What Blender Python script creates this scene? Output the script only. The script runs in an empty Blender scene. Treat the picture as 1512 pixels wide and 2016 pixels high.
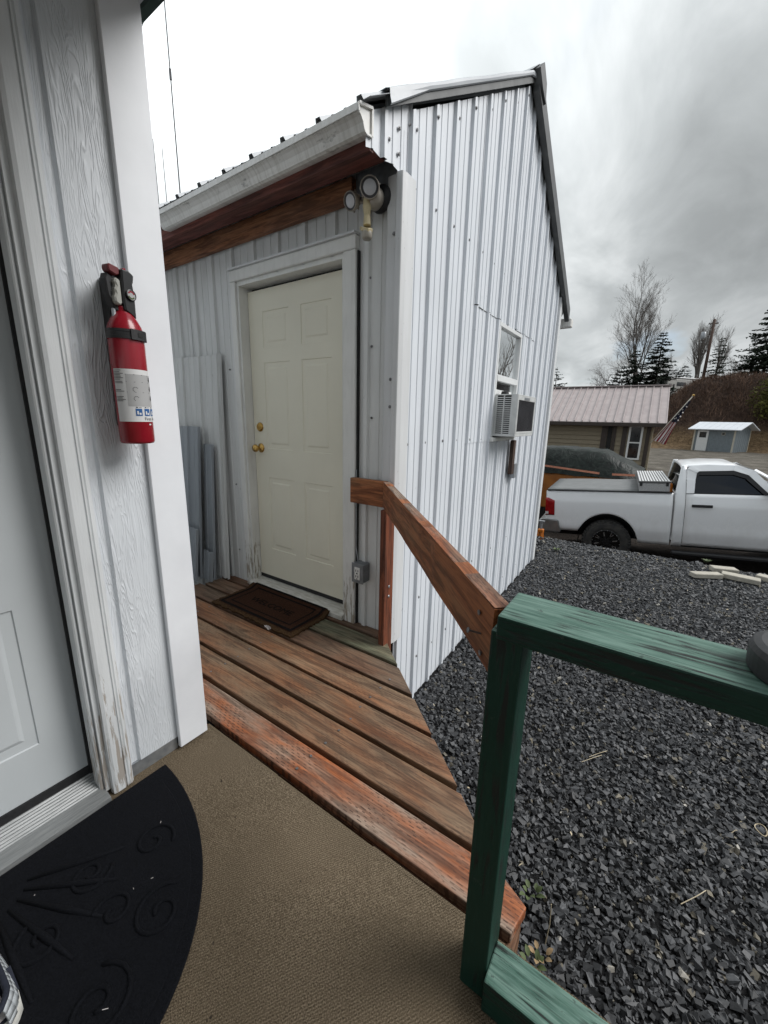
import bpy, bmesh, math, random
import numpy as np
from mathutils import Vector, Matrix
R = math.radians
rng = np.random.default_rng(7)
random.seed(7)
S = bpy.context.scene
C = S.collection

# ------------------------------------------------------------------ camera
FPX, YAW, PIT, ROL = 785.594, 0.59784, -0.22889, 0.02184
CAM = Vector((1.2116, -1.87871, 1.29536))
_f = Vector((-math.sin(YAW)*math.cos(PIT), math.cos(YAW)*math.cos(PIT), math.sin(PIT)))
_r0 = Vector((math.cos(YAW), math.sin(YAW), 0)); _u0 = _r0.cross(_f)
_r = _r0*math.cos(ROL) + _u0*math.sin(ROL)
_u = -_r0*math.sin(ROL) + _u0*math.cos(ROL)
cam = bpy.data.objects.new('camera', bpy.data.cameras.new('camera'))
C.objects.link(cam)
cam.data.sensor_fit = 'HORIZONTAL'; cam.data.sensor_width = 36.0
cam.data.lens = FPX*36.0/1512.0
cam.data.clip_start = 0.02; cam.data.clip_end = 3000
cam.matrix_world = Matrix(((_r.x, _u.x, -_f.x, CAM.x), (_r.y, _u.y, -_f.y, CAM.y), (_r.z, _u.z, -_f.z, CAM.z), (0, 0, 0, 1)))
S.camera = cam

def pray(x, y):
    return _f + _r*((x-756)/FPX) - _u*((y-1008)/FPX)
def at(x, y, depth):
    return CAM + pray(x, y)*depth
def hit(x, y, axis, val):
    d = pray(x, y); return CAM + d*((val-CAM[axis])/d[axis])

# ------------------------------------------------------------------ world, sun, exposure
SUN = Vector((0.62, 0.40, 0.68)).normalized()      # broad bright cloud over the yard side
GLOW = Vector((-0.60, 0.50, 0.60)).normalized()     # thin bright cloud seen above the shed
W = bpy.data.worlds.new('World'); S.world = W; W.use_nodes = True
nt = W.node_tree; nt.nodes.clear()
def wn(t, **k):
    n = nt.nodes.new(t)
    for a, b in k.items(): setattr(n, a, b)
    return n
def wl(a, b): nt.links.new(a, b)
def wm(op, a, b=None, clamp=False):
    n = wn('ShaderNodeMath', operation=op); n.use_clamp = clamp
    for i, v in enumerate((a, b)):
        if v is None: continue
        if isinstance(v, (int, float)): n.inputs[i].default_value = v
        else: wl(v, n.inputs[i])
    return n.outputs[0]
out = wn('ShaderNodeOutputWorld'); bg = wn('ShaderNodeBackground')
sky = wn('ShaderNodeTexSky', sky_type='NISHITA'); sky.sun_disc = False
sky.sun_elevation = math.asin(SUN.z); sky.sun_rotation = math.atan2(SUN.x, SUN.y)
tc = wn('ShaderNodeTexCoord'); sep = wn('ShaderNodeSeparateXYZ'); wl(tc.outputs['Generated'], sep.inputs[0])
den = wm('ADD', wm('MAXIMUM', sep.outputs[2], 0.0), 0.22)
comb = wn('ShaderNodeCombineXYZ')
wl(wm('DIVIDE', sep.outputs[0], den), comb.inputs[0]); wl(wm('DIVIDE', sep.outputs[1], den), comb.inputs[1])
mp = wn('ShaderNodeMapping'); mp.inputs['Scale'].default_value = (1.0, 0.62, 1); mp.inputs['Rotation'].default_value = (0, 0, R(25)); mp.inputs['Location'].default_value = (5.6, 0.4, 0)
wl(comb.outputs[0], mp.inputs[0])
def wnoise(scale, detail, rough, dist):
    n = wn('ShaderNodeTexNoise'); n.inputs['Scale'].default_value = scale; n.inputs['Detail'].default_value = detail
    n.inputs['Roughness'].default_value = rough; n.inputs['Distortion'].default_value = dist; wl(mp.outputs[0], n.inputs['Vector']); return n.outputs['Fac']
big = wnoise(1.0, 6, 0.5, 0.25); fine = wnoise(3.0, 8, 0.55, 0.35); cov = wnoise(0.9, 5, 0.55, 0.3)
dens = wm('ADD', wm('MULTIPLY', big, 0.52), wm('MULTIPLY', fine, 0.48))
ramp = wn('ShaderNodeValToRGB'); wl(dens, ramp.inputs[0])
e = ramp.color_ramp.elements
e[0].position = 0.40; e[0].color = (0.350, 0.365, 0.370, 1)
e[1].position = 0.60; e[1].color = (0.205, 0.217, 0.221, 1)
m_ = ramp.color_ramp.elements.new(0.5); m_.color = (0.262, 0.277, 0.282, 1)
dot = wn('ShaderNodeVectorMath', operation='DOT_PRODUCT'); wl(tc.outputs['Generated'], dot.inputs[0]); dot.inputs[1].default_value = GLOW
glow = wm('POWER', wm('MAXIMUM', dot.outputs['Value'], 0.0), 6.0)
gain = wm('ADD', wm('ADD', wm('ADD', wm('ADD', 0.53, wm('MULTIPLY', wm('POWER', wm('SUBTRACT', 1.0, wm('MAXIMUM', sep.outputs[2], 0.0)), 5.0), 0.60)), wm('MULTIPLY', wm('MAXIMUM', wm('MULTIPLY', sep.outputs[1], -1.0), 0.0), 0.45)), wm('MULTIPLY', wm('POWER', wm('MAXIMUM', sep.outputs[2], 0.0), 3.0), 1.3)), wm('MULTIPLY', glow, 1.75))
cl = wn('ShaderNodeVectorMath', operation='SCALE'); wl(ramp.outputs[0], cl.inputs[0]); wl(gain, cl.inputs[3])
skys = wn('ShaderNodeVectorMath', operation='SCALE'); wl(sky.outputs[0], skys.inputs[0]); skys.inputs[3].default_value = 0.07
cr = wn('ShaderNodeValToRGB'); wl(cov, cr.inputs[0]); cr.color_ramp.elements[0].position = 0.54; cr.color_ramp.elements[0].color = (1, 1, 1, 1)
cr.color_ramp.elements[1].position = 0.64; cr.color_ramp.elements[1].color = (0.35, 0.35, 0.35, 1)
mix = wn('ShaderNodeMix', data_type='RGBA'); wl(cr.outputs[0], mix.inputs[0]); wl(skys.outputs[0], mix.inputs[6]); wl(cl.outputs[0], mix.inputs[7])
wl(mix.outputs[2], bg.inputs[0]); bg.inputs[1].default_value = 1.0; wl(bg.outputs[0], out.inputs[0])

sl = bpy.data.lights.new('sun', 'SUN'); sl.energy = 1.5; sl.angle = R(34); sl.color = (1.0, 0.985, 0.965)
so = bpy.data.objects.new('sun', sl); C.objects.link(so); so.rotation_euler = SUN.to_track_quat('Z', 'Y').to_euler(); so.location = (6, 1, 8)
S.view_settings.view_transform = 'Standard'; S.view_settings.look = 'None'; S.view_settings.gamma = 1.0
S.view_settings.exposure = 1.12; S.view_settings.use_curve_mapping = False
S.render.engine = 'CYCLES'

# ------------------------------------------------------------------ material helpers
class NT:
    def __init__(s, name):
        s.m = bpy.data.materials.new(name); s.m.use_nodes = True; s.t = s.m.node_tree
        s.b = s.t.nodes['Principled BSDF']; s._tc = None
    def n(s, t, **k):
        o = s.t.nodes.new(t)
        for a, b in k.items(): setattr(o, a, b)
        return o
    def set(s, sock, v):
        if hasattr(v, 'is_linked') or hasattr(v, 'links'): s.t.links.new(v, sock)
        else: sock.default_value = v
    def co(s, kind='Object'):
        if not s._tc: s._tc = s.n('ShaderNodeTexCoord')
        return s._tc.outputs[kind]
    def map(s, scale=(1, 1, 1), rot=(0, 0, 0), v=None):
        m = s.n('ShaderNodeMapping'); s.set(m.inputs[0], v if v is not None else s.co())
        m.inputs['Scale'].default_value = scale; m.inputs['Rotation'].default_value = rot; return m.outputs[0]
    def rnd(s):
        return s.n('ShaderNodeObjectInfo').outputs['Random']
    def shift(s, v, k=37.0):
        c = s.n('ShaderNodeVectorMath', operation='SCALE'); s.set(c.inputs[0], (1.0, .7, .4)); s.set(c.inputs[3], s.mth('MULTIPLY', s.rnd(), k))
        a = s.n('ShaderNodeVectorMath', operation='ADD'); s.set(a.inputs[0], v); s.set(a.inputs[1], c.outputs[0]); return a.outputs[0]
    def noise(s, v, scale=5, detail=5, rough=.55, dist=0, out='Fac'):
        o = s.n('ShaderNodeTexNoise'); s.set(o.inputs['Vector'], v); o.inputs['Scale'].default_value = scale
        o.inputs['Detail'].default_value = detail; o.inputs['Roughness'].default_value = rough; o.inputs['Distortion'].default_value = dist
        return o.outputs[out]
    def mth(s, op, a, b=0.0, c=None, clamp=False):
        o = s.n('ShaderNodeMath', operation=op); o.use_clamp = clamp
        s.set(o.inputs[0], a); s.set(o.inputs[1], b)
        if c is not None: s.set(o.inputs[2], c)
        return o.outputs[0]
    def ramp(s, f, *stops):
        o = s.n('ShaderNodeValToRGB'); s.set(o.inputs[0], f); el = o.color_ramp.elements
        while len(el) < len(stops): el.new(.5)
        for i, (p, c) in enumerate(stops):
            el[i].position = p; el[i].color = (c, c, c, 1) if isinstance(c, (int, float)) else (*c, 1)
        return o.outputs[0]
    def mix(s, f, a, b, mode='MIX'):
        o = s.n('ShaderNodeMix', data_type='RGBA', blend_type=mode); s.set(o.inputs[0], f)
        for i, v in ((6, a), (7, b)): s.set(o.inputs[i], (*v, 1) if isinstance(v, tuple) and len(v) == 3 else v)
        return o.outputs[2]
    def sep(s, v):
        o = s.n('ShaderNodeSeparateXYZ'); s.set(o.inputs[0], v); return o.outputs
    def bump(s, h, strength=.3, dist=.01):
        o = s.n('ShaderNodeBump'); s.set(o.inputs['Height'], h); o.inputs['Strength'].default_value = strength; o.inputs['Distance'].default_value = dist
        s.t.links.new(o.outputs[0], s.b.inputs['Normal']); return o
    def fin(s, col, rough=.6, metal=0.0, spec=None):
        s.set(s.b.inputs['Base Color'], (*col, 1) if isinstance(col, tuple) and len(col) == 3 else col)
        s.set(s.b.inputs['Roughness'], rough); s.set(s.b.inputs['Metallic'], metal)
        if spec is not None: s.set(s.b.inputs['Specular IOR Level'], spec)
        return s.m

def mat(name, c1, c2=None, scale=6, rough=.6, metal=0, stretch=(1, 1, 1), bump=0, bscale=40, bdist=.004, rand=0.0, detail=5, lo=.35, hi=.65, spec=None):
    t = NT(name); v = t.map(stretch)
    if rand: v = t.shift(v)
    if c2 is None: c2 = tuple(x*.85 for x in c1)
    col = t.ramp(t.noise(v, scale, detail), (lo, c1), (hi, c2))
    if rand:
        h = t.n('ShaderNodeHueSaturation'); t.set(h.inputs['Color'], col); t.set(h.inputs['Value'], t.mth('ADD', t.mth('MULTIPLY', t.rnd(), rand), 1-rand/2)); col = h.outputs[0]
    if bump: t.bump(t.noise(v, bscale, 4), bump, bdist)
    return t.fin(col, rough, metal, spec)

M = {}
# painted corrugated steel: faint vertical dirt and chalking
def steel(name, c1, c2, rough=.38):
    t = NT(name); v = t.map((1, 1, .12))
    n1 = t.noise(v, 14, 6); n2 = t.noise(t.map(), 2.2, 4)
    col = t.ramp(n1, (.3, c1), (.72, c2)); col = t.mix(t.ramp(n2, (.4, 0), (.75, .35)), col, tuple(x*.78 for x in c1))
    col = t.mix(t.ramp(t.noise(t.map((1, 1, .5)), 60, 3), (.68, 0), (.74, .35)), col, (.22, .21, .19))
    t.bump(t.noise(t.map(), 9, 3), .06, .01)
    return t.fin(col, t.ramp(n1, (.3, rough), (.7, rough+.12)), 0.0)
M['steel'] = steel('white_painted_steel', (.76, .79, .83), (.66, .69, .73))
M['steel_dirty'] = steel('aged_white_steel', (.74, .75, .74), (.60, .61, .60), .45)
M['steel_grey'] = steel('grey_painted_steel', (.36, .39, .42), (.30, .33, .36))
M['trim_steel'] = steel('white_trim_steel', (.72, .73, .74), (.60, .61, .61), .4)
M['dark_trim'] = mat('dark_rake_trim', (.10, .105, .105), (.06, .063, .065), 9, .5, bump=.1)
M['cap_steel'] = mat('grey_ridge_steel', (.42, .44, .46), (.32, .34, .36), 4, .4, stretch=(1, .3, 1))
M['black'] = mat('black_void', (.012, .012, .012), (.008, .008, .008), 5, .8)
M['screw'] = mat('screw_grey', (.24, .24, .25), (.16, .16, .16), 40, .4, metal=.6)
M['gasket'] = mat('rubber_black', (.018, .018, .02), (.012, .012, .013), 60, .6)

# old white paint on wood, chipped and cracked towards the foot
def oldpaint(name, base, wood, axis_scale=(6, 6, 1.0), foot=.35, amount=.1):
    t = NT(name); v = t.map(axis_scale)
    z = t.sep(t.co())[2]
    n = t.noise(v, 9, 8, .65, .3); n2 = t.noise(t.map((1, 1, 1)), 5, 3)
    wear = t.mth('ADD', t.mth('MULTIPLY', t.mth('SUBTRACT', foot, z), .42), amount, clamp=True)
    wear = t.mth('MINIMUM', wear, .24)
    thr = t.mth('SUBTRACT', .74, wear)
    chip = t.mth('MULTIPLY', t.mth('SUBTRACT', n, thr), 22.0, clamp=True)
    col = t.mix(t.ramp(n2, (.35, 0), (.7, .5)), base, tuple(x*.82 for x in base))
    col = t.mix(t.ramp(t.noise(t.map((1, 1, .2)), 30, 5), (.5, 0), (.8, .35)), col, tuple(x*.6 for x in base))
    col = t.mix(chip, col, wood)
    t.bump(t.mth('SUBTRACT', t.mth('MULTIPLY', t.noise(v, 30, 5), .4), chip), .35, .003)
    return t.fin(col, .55)
M['casing'] = oldpaint('chipped_white_paint', (.64, .66, .67), (.36, .325, .29), (9, 9, .7), 1.25, .06)
M['shed_casing'] = oldpaint('dirty_white_casing', (.76, .76, .73), (.34, .30, .24), (7, 7, .8), 1.20, .06)
M['sill'] = mat('dirty_painted_sill', (.62, .61, .57), (.42, .40, .35), 14, .6, stretch=(1, 5, 1), bump=.1)
M['white_board'] = mat('white_corner_board', (.78, .80, .83), (.72, .74, .77), 5, .5, bump=.05)

# embossed wood-grain siding
def siding():
    t = NT('embossed_white_siding'); v = t.map((1, 1, .11))
    n = t.noise(v, 30, 3, .5, .8)
    w = t.mth('SINE', t.mth('MULTIPLY', n, 62.0)); w = t.mth('POWER', t.mth('ADD', t.mth('MULTIPLY', w, .5), .5), 2.2)
    gate = t.ramp(t.noise(t.map((1, 1, .25)), 7, 2), (.42, .25), (.6, 1))
    h = t.mth('MULTIPLY', w, gate)
    t.bump(t.mth('ADD', h, t.mth('MULTIPLY', t.noise(t.map((1, 1, .3)), 120, 3), .2)), .5, .0035)
    col = t.mix(t.ramp(t.noise(t.map(), 3, 4), (.4, 0), (.7, .5)), (.62, .65, .68), (.54, .565, .59))
    return t.fin(col, .5)
M['siding'] = siding()
def doorpaint(name, c, marks):
    t = NT(name); col = t.mix(t.ramp(t.noise(t.map(), 2.5, 4), (.35, 0), (.7, .5)), c, tuple(x*.88 for x in c))
    col = t.mix(t.ramp(t.noise(t.map((1, .5, 3)), 16, 6, .7), (.71, 0), (.78, marks)), col, (.12, .11, .10))
    t.bump(t.noise(t.map((1, 1, .3)), 90, 3), .06, .002)
    return t.fin(col, .42)
M['shed_door'] = doorpaint('cream_door_paint', (.78, .75, .62), .45)
M['house_door'] = doorpaint('pale_grey_white_door', (.50, .53, .545), .55)
M['brass'] = mat('polished_brass', (.62, .40, .13), (.48, .29, .08), 20, .22, metal=1)
M['alu'] = mat('ridged_aluminium', (.36, .37, .37), (.24, .25, .25), 60, .5, metal=.6, stretch=(8, .3, 1))
M['lid_grey'] = mat('dull_lid_grey', (.12, .12, .12), (.09, .09, .09), 20, .5)
M['zinc'] = mat('galvanised_steel', (.42, .44, .46), (.30, .32, .34), 25, .45, metal=.7)
M['outlet_grey'] = mat('cast_grey_box', (.22, .23, .24), (.15, .16, .17), 25, .5, metal=.3, bump=.2, bscale=80)
M['white_plastic'] = mat('white_plastic', (.72, .72, .70), (.66, .66, .63), 8, .4)
M['sensor_lens'] = mat('dull_sensor_lens', (.42, .39, .33), (.36, .33, .28), 10, .4)
M['beige_plastic'] = mat('yellowed_plastic', (.62, .53, .33), (.52, .44, .26), 12, .45)
M['ac_white'] = mat('ac_offwhite', (.62, .63, .62), (.50, .51, .50), 10, .45)
M['fixture'] = mat('weathered_bronze_fixture', (.44, .40, .35), (.34, .31, .27), 20, .5)
M['lens'] = mat('frosted_lens', (.66, .67, .70), (.58, .59, .62), 6, .2)
M['lens_dark'] = mat('lens_rim_dark', (.10, .10, .11), (.07, .07, .075), 8, .3)

# timber: long grain, knots, optional incising marks and weathering
def timber(name, red, grey, axis='x', wear=.5, incise=0.0, dark=(.045, .02, .012), rand=.35, sat=1.0):
    t = NT(name)
    st = {'x': (1, 9, 9), 'y': (9, 1, 9), 'z': (9, 9, 1)}[axis]
    v = t.shift(t.map(st)); raw = t.shift(t.map())
    g = t.noise(v, 3.2, 7, .62, .9); g2 = t.noise(v, 14, 5, .6, .2)
    wv = t.noise(t.shift(t.map(tuple(x*.35 if x == 9 else .7 for x in st))), 3.0, 4, .6)
    col = t.mix(t.ramp(t.mth('ADD', wv, t.mth('MULTIPLY', g, .25)), (.62-wear*.25, 0), (.78-wear*.12, 1)), red, grey)
    col = t.mix(t.ramp(g, (.44, .0), (.58, .85)), col, t.mix(1.0, col, (.42, .37, .34), 'MULTIPLY'))
    fine = t.noise(t.shift(t.map(tuple(x*4 if x == 9 else .8 for x in st))), 5, 4, .6)
    col = t.mix(t.ramp(fine, (.48, 0), (.66, .7)), col, t.mix(1.0, col, (.48, .42, .38), 'MULTIPLY'))
    col = t.mix(t.ramp(fine, (.30, .45), (.42, 0)), col, t.mix(1.0, col, (1.5, 1.45, 1.4), 'MULTIPLY'))
    col = t.mix(t.ramp(g2, (.52, 0), (.72, .8)), col, t.mix(1.0, col, (.42, .36, .32), 'MULTIPLY'))
    # knots
    vo = t.n('ShaderNodeTexVoronoi'); t.set(vo.inputs['Vector'], t.shift(t.map(tuple(1.6 if x == 1 else 4.2 for x in st)))); vo.inputs['Scale'].default_value = 1.0
    kn = t.ramp(vo.outputs['Distance'], (.045, 1), (.10, 0))
    col = t.mix(t.mth('MULTIPLY', kn, .8), col, dark)
    h = t.mth('ADD', t.mth('MULTIPLY', g2, .5), t.mth('MULTIPLY', g, .5))
    if incise:
        X = t.sep(t.co()); a, b = {'x': (0, 1), 'y': (1, 0), 'z': (2, 0)}[axis]
        row = t.mth('FLOOR', t.mth('DIVIDE', X[b], .0105))
        ua = t.mth('ADD', t.mth('DIVIDE', X[a], .031), t.mth('MULTIPLY', row, .39)); ua = t.mth('ADD', ua, t.mth('MULTIPLY', t.noise(raw, 30, 2), .9))
        uu = t.mth('FRACT', ua)
        cv = t.n('ShaderNodeCombineXYZ'); t.set(cv.inputs[0], row); t.set(cv.inputs[1], t.mth('FLOOR', ua)); wnz = t.n('ShaderNodeTexWhiteNoise'); wnz.noise_dimensions = '2D'; t.set(wnz.inputs['Vector'], cv.outputs[0])
        vb = t.mth('ADD', t.mth('DIVIDE', X[b], .0105), t.mth('MULTIPLY', t.noise(raw, 22, 2), .35))
        vv = t.mth('ABSOLUTE', t.mth('SUBTRACT', t.mth('FRACT', t.mth('DIVIDE', X[b], .0105)), .5))
        d = t.mth('MULTIPLY', t.mth('LESS_THAN', uu, t.mth('ADD', .2, t.mth('MULTIPLY', wnz.outputs['Value'], .4))), t.mth('LESS_THAN', vv, .16))
        d = t.mth('MULTIPLY', d, t.mth('GREATER_THAN', wnz.outputs['Value'], .18))
        d = t.mth('MULTIPLY', d, t.ramp(t.noise(raw, 5, 3), (.40, incise), (.60, incise*.25)))
        col = t.mix(t.mth('MULTIPLY', d, .85), col, dark)
        h = t.mth('SUBTRACT', h, d)
    hs = t.n('ShaderNodeHueSaturation'); t.set(hs.inputs['Color'], col); t.set(hs.inputs['Value'], t.mth('ADD', t.mth('MULTIPLY', t.rnd(), rand), 1-rand/2)); hs.inputs['Saturation'].default_value = sat
    t.bump(h, .45, .003)
    return t.fin(hs.outputs[0], t.ramp(g, (.4, .62), (.7, .8)))
M['deck'] = timber('weathered_deck_timber', (.27, .118, .052), (.25, .165, .100), 'x', .6, .55)
M['deck_red'] = timber('stained_deck_timber', (.33, .105, .036), (.30, .22, .165), 'x', .45, 1.0)
M['deck_far'] = timber('brown_deck_timber', (.20, .096, .052), (.21, .143, .095), 'x', .5, .2)
M['deck_green'] = timber('mossy_deck_timber', (.17, .12, .075), (.135, .14, .09), 'x', .8, .2)
M['rail_side'] = timber('stained_rail_timber', (.36, .122, .038), (.30, .138, .058), 'x', .25, 0, rand=.1)
M['post_red'] = timber('red_brown_post', (.20, .055, .022), (.17, .06, .03), 'z', .2, .5, rand=.1)
M['ledger'] = timber('brown_ledger_timber', (.33, .14, .062), (.28, .135, .075), 'x', .3, 0, rand=.1)
M['soffit'] = timber('dark_red_soffit', (.19, .050, .034), (.14, .042, .03), 'x', .3, 0, rand=.1)
M['brace'] = timber('dark_brown_brace', (.075, .040, .026), (.06, .035, .025), 'z', .3, 0, rand=.1)
M['joist'] = timber('raw_joist_timber', (.22, .11, .055), (.18, .11, .07), 'y', .4, 0)

def greenpaint(name, axis):
    t = NT(name); st = {'x': (1, 14, 14), 'z': (14, 14, 1)}[axis]
    v = t.map(st); g = t.noise(v, 4.5, 8, .65, .4)
    base = t.mix(t.ramp(t.noise(t.map(), 6, 4), (.35, 0), (.7, .6)), (.004, .029, .019), (.007, .038, .026))
    # upper faces painted paler: light on the rail top put into the colour
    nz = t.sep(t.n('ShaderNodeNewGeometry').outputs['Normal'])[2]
    lit_green = t.mix(t.ramp(t.noise(v, 9, 6, .6), (.35, 0), (.68, 1)), (.165, .27, .225), (.045, .115, .085))
    col = t.mix(t.ramp(nz, (.6, 0), (.85, .92)), base, lit_green)
    col = t.mix(t.ramp(t.noise(v, 16, 4), (.5, 0), (.75, .5)), col, (.016, .05, .039))
    patch = t.ramp(t.noise(t.map(), 6.5, 2), (.46, 0), (.56, 1))
    chip = t.mth('MULTIPLY', t.ramp(g, (.52, 0), (.57, 1)), patch)
    col = t.mix(chip, col, (.014, .018, .016))
    edge = t.mth('MULTIPLY', t.ramp(t.noise(t.map(), 48, 4, .7), (.66, 0), (.70, 1)), .7); col = t.mix(edge, col, (.04, .06, .05))
    t.bump(t.mth('SUBTRACT', t.mth('MULTIPLY', t.noise(v, 14, 5), .6), chip), .5, .003)
    return t.fin(col, .5, 0, .3)
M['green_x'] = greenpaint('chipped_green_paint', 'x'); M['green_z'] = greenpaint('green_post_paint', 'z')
M['green_fascia'] = mat('dark_green_fascia', (.028, .06, .05), (.022, .048, .04), 5, .55)

def carpet():
    t = NT('tan_ribbed_carpet'); X = t.sep(t.co())
    # fine loop rows running at a slant
    a = t.mth('ADD', t.mth('MULTIPLY', X[0], .62), t.mth('MULTIPLY', X[1], .78)); b = t.mth('SUBTRACT', t.mth('MULTIPLY', X[0], .78), t.mth('MULTIPLY', X[1], .62))
    w = t.mth('MULTIPLY', t.mth('SINE', t.mth('MULTIPLY', X[1], 1150.0)), t.mth('SINE', t.mth('ADD', t.mth('MULTIPLY', X[0], 860.0), t.mth('MULTIPLY', t.mth('FLOOR', t.mth('MULTIPLY', X[1], 366.0)), 1.6))))
    n = t.noise(t.map(), 380, 2, .6); big = t.noise(t.map(), 3.5, 5)
    f = t.mth('ADD', t.mth('MULTIPLY', w, .10), n)
    col = t.ramp(f, (.32, (.045, .033, .021)), (.52, (.150, .116, .078)), (.72, (.30, .242, .170)))
    col = t.mix(t.ramp(big, (.40, 0), (.72, .35)), col, (.070, .054, .034))
    spot = t.ramp(t.noise(t.map(), 34, 2), (.735, 0), (.76, .8)); col = t.mix(spot, col, (.022, .018, .014))
    t.bump(f, .8, .004)
    return t.fin(col, .95, 0, .1)
M['carpet'] = carpet()
def blackmat():
    t = NT('black_pile_rubber_mat'); n = t.noise(t.map(), 260, 2, .7)
    col = t.ramp(n, (.35, (.0022, .0026, .004)), (.7, (.007, .0078, .0105)))
    lint = t.ramp(t.noise(t.map((1, 1.6, 1)), 95, 1), (.84, 0), (.87, .5)); col = t.mix(lint, col, (.35, .34, .32))
    t.bump(n, .6, .003); return t.fin(col, .92, 0, .15)
M['blackmat'] = blackmat()
M['coir'] = mat('dark_brown_coir', (.060, .026, .014), (.030, .014, .009), 120, .95, bump=.9, bscale=300, bdist=.006, spec=.1)
M['coir_edge'] = mat('frayed_coir_edge', (.085, .048, .022), (.040, .022, .012), 90, .95, bump=.9, bscale=250, bdist=.006, spec=.1)
M['coir_black'] = mat('black_coir_print', (.010, .008, .008), (.006, .005, .005), 90, .95, bump=.8, bscale=300, spec=.1)
def gutterm():
    t = NT('stained_white_gutter'); X = t.sep(t.co())
    st = t.noise(t.map((26, 1, 1.4)), 2.2, 6, .7)
    col = t.mix(t.ramp(st, (.45, 0), (.72, .75)), (.80, .79, .76), (.50, .48, .44))
    col = t.mix(t.ramp(t.noise(t.map((1.2, 3, 3)), 5, 6, .7), (.60, 0), (.70, .8)), col, (.06, .058, .055))
    return t.fin(col, .45)
M['gutter'] = gutterm()
M['gutter_lip'] = mat('white_gutter_lip', (.84, .84, .82), (.72, .71, .68), 7, .4, stretch=(6, 1, 1))

# background
M['truck'] = mat('white_truck_paint', (.72, .73, .75), (.66, .67, .68), 3, .22, bump=0)
def truckdirty():
    t = NT('white_truck_paint_dusty'); z = t.sep(t.co())[2]; n = t.noise(t.map((1, 1, .4)), 6, 6, .65)
    f = t.mth('MULTIPLY', t.mth('ADD', t.mth('MULTIPLY', t.mth('SUBTRACT', 1.0, z), .9), t.mth('SUBTRACT', n, .5)), 1.0, clamp=True)
    f = t.mth('MULTIPLY', f, .45, clamp=True)
    col = t.mix(f, (.87, .88, .89), (.42, .40, .37)); t.b.inputs['Coat Weight'].default_value = .5; t.b.inputs['Coat Roughness'].default_value = .08
    return t.fin(col, t.mth('ADD', .25, t.mth('MULTIPLY', f, .5)))
M['truck'] = truckdirty()
M['glass_dark'] = mat('tinted_glass', (.006, .007, .008), (.005, .006, .006), 3, .04, spec=.5)
M['tyre'] = mat('tyre_rubber', (.022, .022, .022), (.045, .042, .038), 12, .85, bump=.3)
M['rim'] = mat('gloss_black_rim', (.010, .010, .011), (.008, .008, .008), 5, .25)
M['rim_cut'] = mat('machined_rim', (.62, .62, .63), (.55, .55, .56), 9, .3, metal=.9)
M['chrome'] = mat('dull_chrome', (.36, .37, .37), (.26, .27, .27), 6, .42, metal=.8)
M['redlens'] = mat('red_tail_lens', (.34, .010, .012), (.24, .006, .008), 12, .12)
M['diamond'] = mat('diamond_plate', (.60, .60, .60), (.42, .42, .43), 70, .35, metal=.85, bump=.6, bscale=90)
M['tonneau'] = mat('grey_vinyl_cover', (.17, .175, .175), (.14, .145, .145), 6, .6, bump=.1)
def tarpm():
    t = NT('dark_green_tarp'); n = t.noise(t.map(), 5, 8, .7, 1.2)
    col = t.ramp(n, (.38, (.005, .007, .006)), (.56, (.012, .018, .015)), (.75, (.045, .056, .046)))
    t.bump(t.noise(t.map((1, 1, .6), (0, R(35), 0)), 2.2, 5, .55, 1.2), .8, .10); return t.fin(col, .5, 0, .22)
M['tarp'] = tarpm()
M['orange'] = mat('orange_trailer_paint', (.33, .115, .012), (.24, .08, .010), 4, .5)
M['orange_jack'] = mat('orange_jack_paint', (.52, .16, .008), (.38, .10, .006), 20, .5)
M['strap'] = mat('salmon_strap', (.42, .17, .10), (.34, .13, .08), 20, .7)
M['tan'] = mat('tan_lap_siding', (.25, .212, .148), (.22, .185, .128), 8, .7, stretch=(1, 1, 4), rand=.08)
M['brown'] = mat('brown_house_trim', (.042, .030, .024), (.034, .025, .02), 5, .6)
M['mauve'] = mat('mauve_metal_roof', (.40, .345, .335), (.34, .29, .285), 3, .4, rand=.06)
M['bluesteel'] = mat('blue_metal_roof', (.12, .20, .34), (.10, .16, .28), 4, .4)
M['shedblue'] = mat('blue_grey_shed_steel', (.19, .225, .245), (.16, .19, .21), 5, .5)
M['cream'] = mat('cream_trim', (.55, .52, .44), (.48, .45, .38), 6, .5)
M['winwhite'] = mat('white_vinyl', (.74, .75, .75), (.70, .71, .71), 6, .35)
M['curtain'] = mat('dim_window', (.05, .052, .055), (.015, .016, .018), 3, .1, spec=.6)
def pane():
    t = NT('mirror_tinted_window_pane')
    return t.fin(t.ramp(t.noise(t.map(), 2, 2), (.3, (.95, .97, .98)), (.7, (.92, .94, .95))), .01, 1.0)
M['pane'] = pane()
M['bark'] = mat('grey_bark', (.17, .15, .135), (.10, .088, .078), 30, .9)
M['bark_dark'] = mat('dark_bark', (.05, .038, .03), (.03, .024, .02), 20, .9)
M['polewood'] = mat('utility_pole_wood', (.09, .055, .042), (.06, .04, .032), 10, .9)
def attrmat(name, rough=.9, spec=.2):
    t = NT(name); a = t.n('ShaderNodeAttribute'); a.attribute_name = 'col'; return t.fin(a.outputs['Color'], rough, 0, spec)
M['needles'] = attrmat('conifer_needles'); M['attr'] = attrmat('mixed_natural')
def stonem():
    t = NT('crushed_basalt'); a = t.n('ShaderNodeAttribute'); a.attribute_name = 'col'
    n = t.noise(t.map(), 130, 4, .6); col = t.mix(1.0, a.outputs['Color'], t.ramp(n, (.3, .75), (.7, 1.25)), 'MULTIPLY')
    t.bump(n, .25, .002); return t.fin(col, .6, 0, .5)
M['stone'] = stonem()
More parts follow.
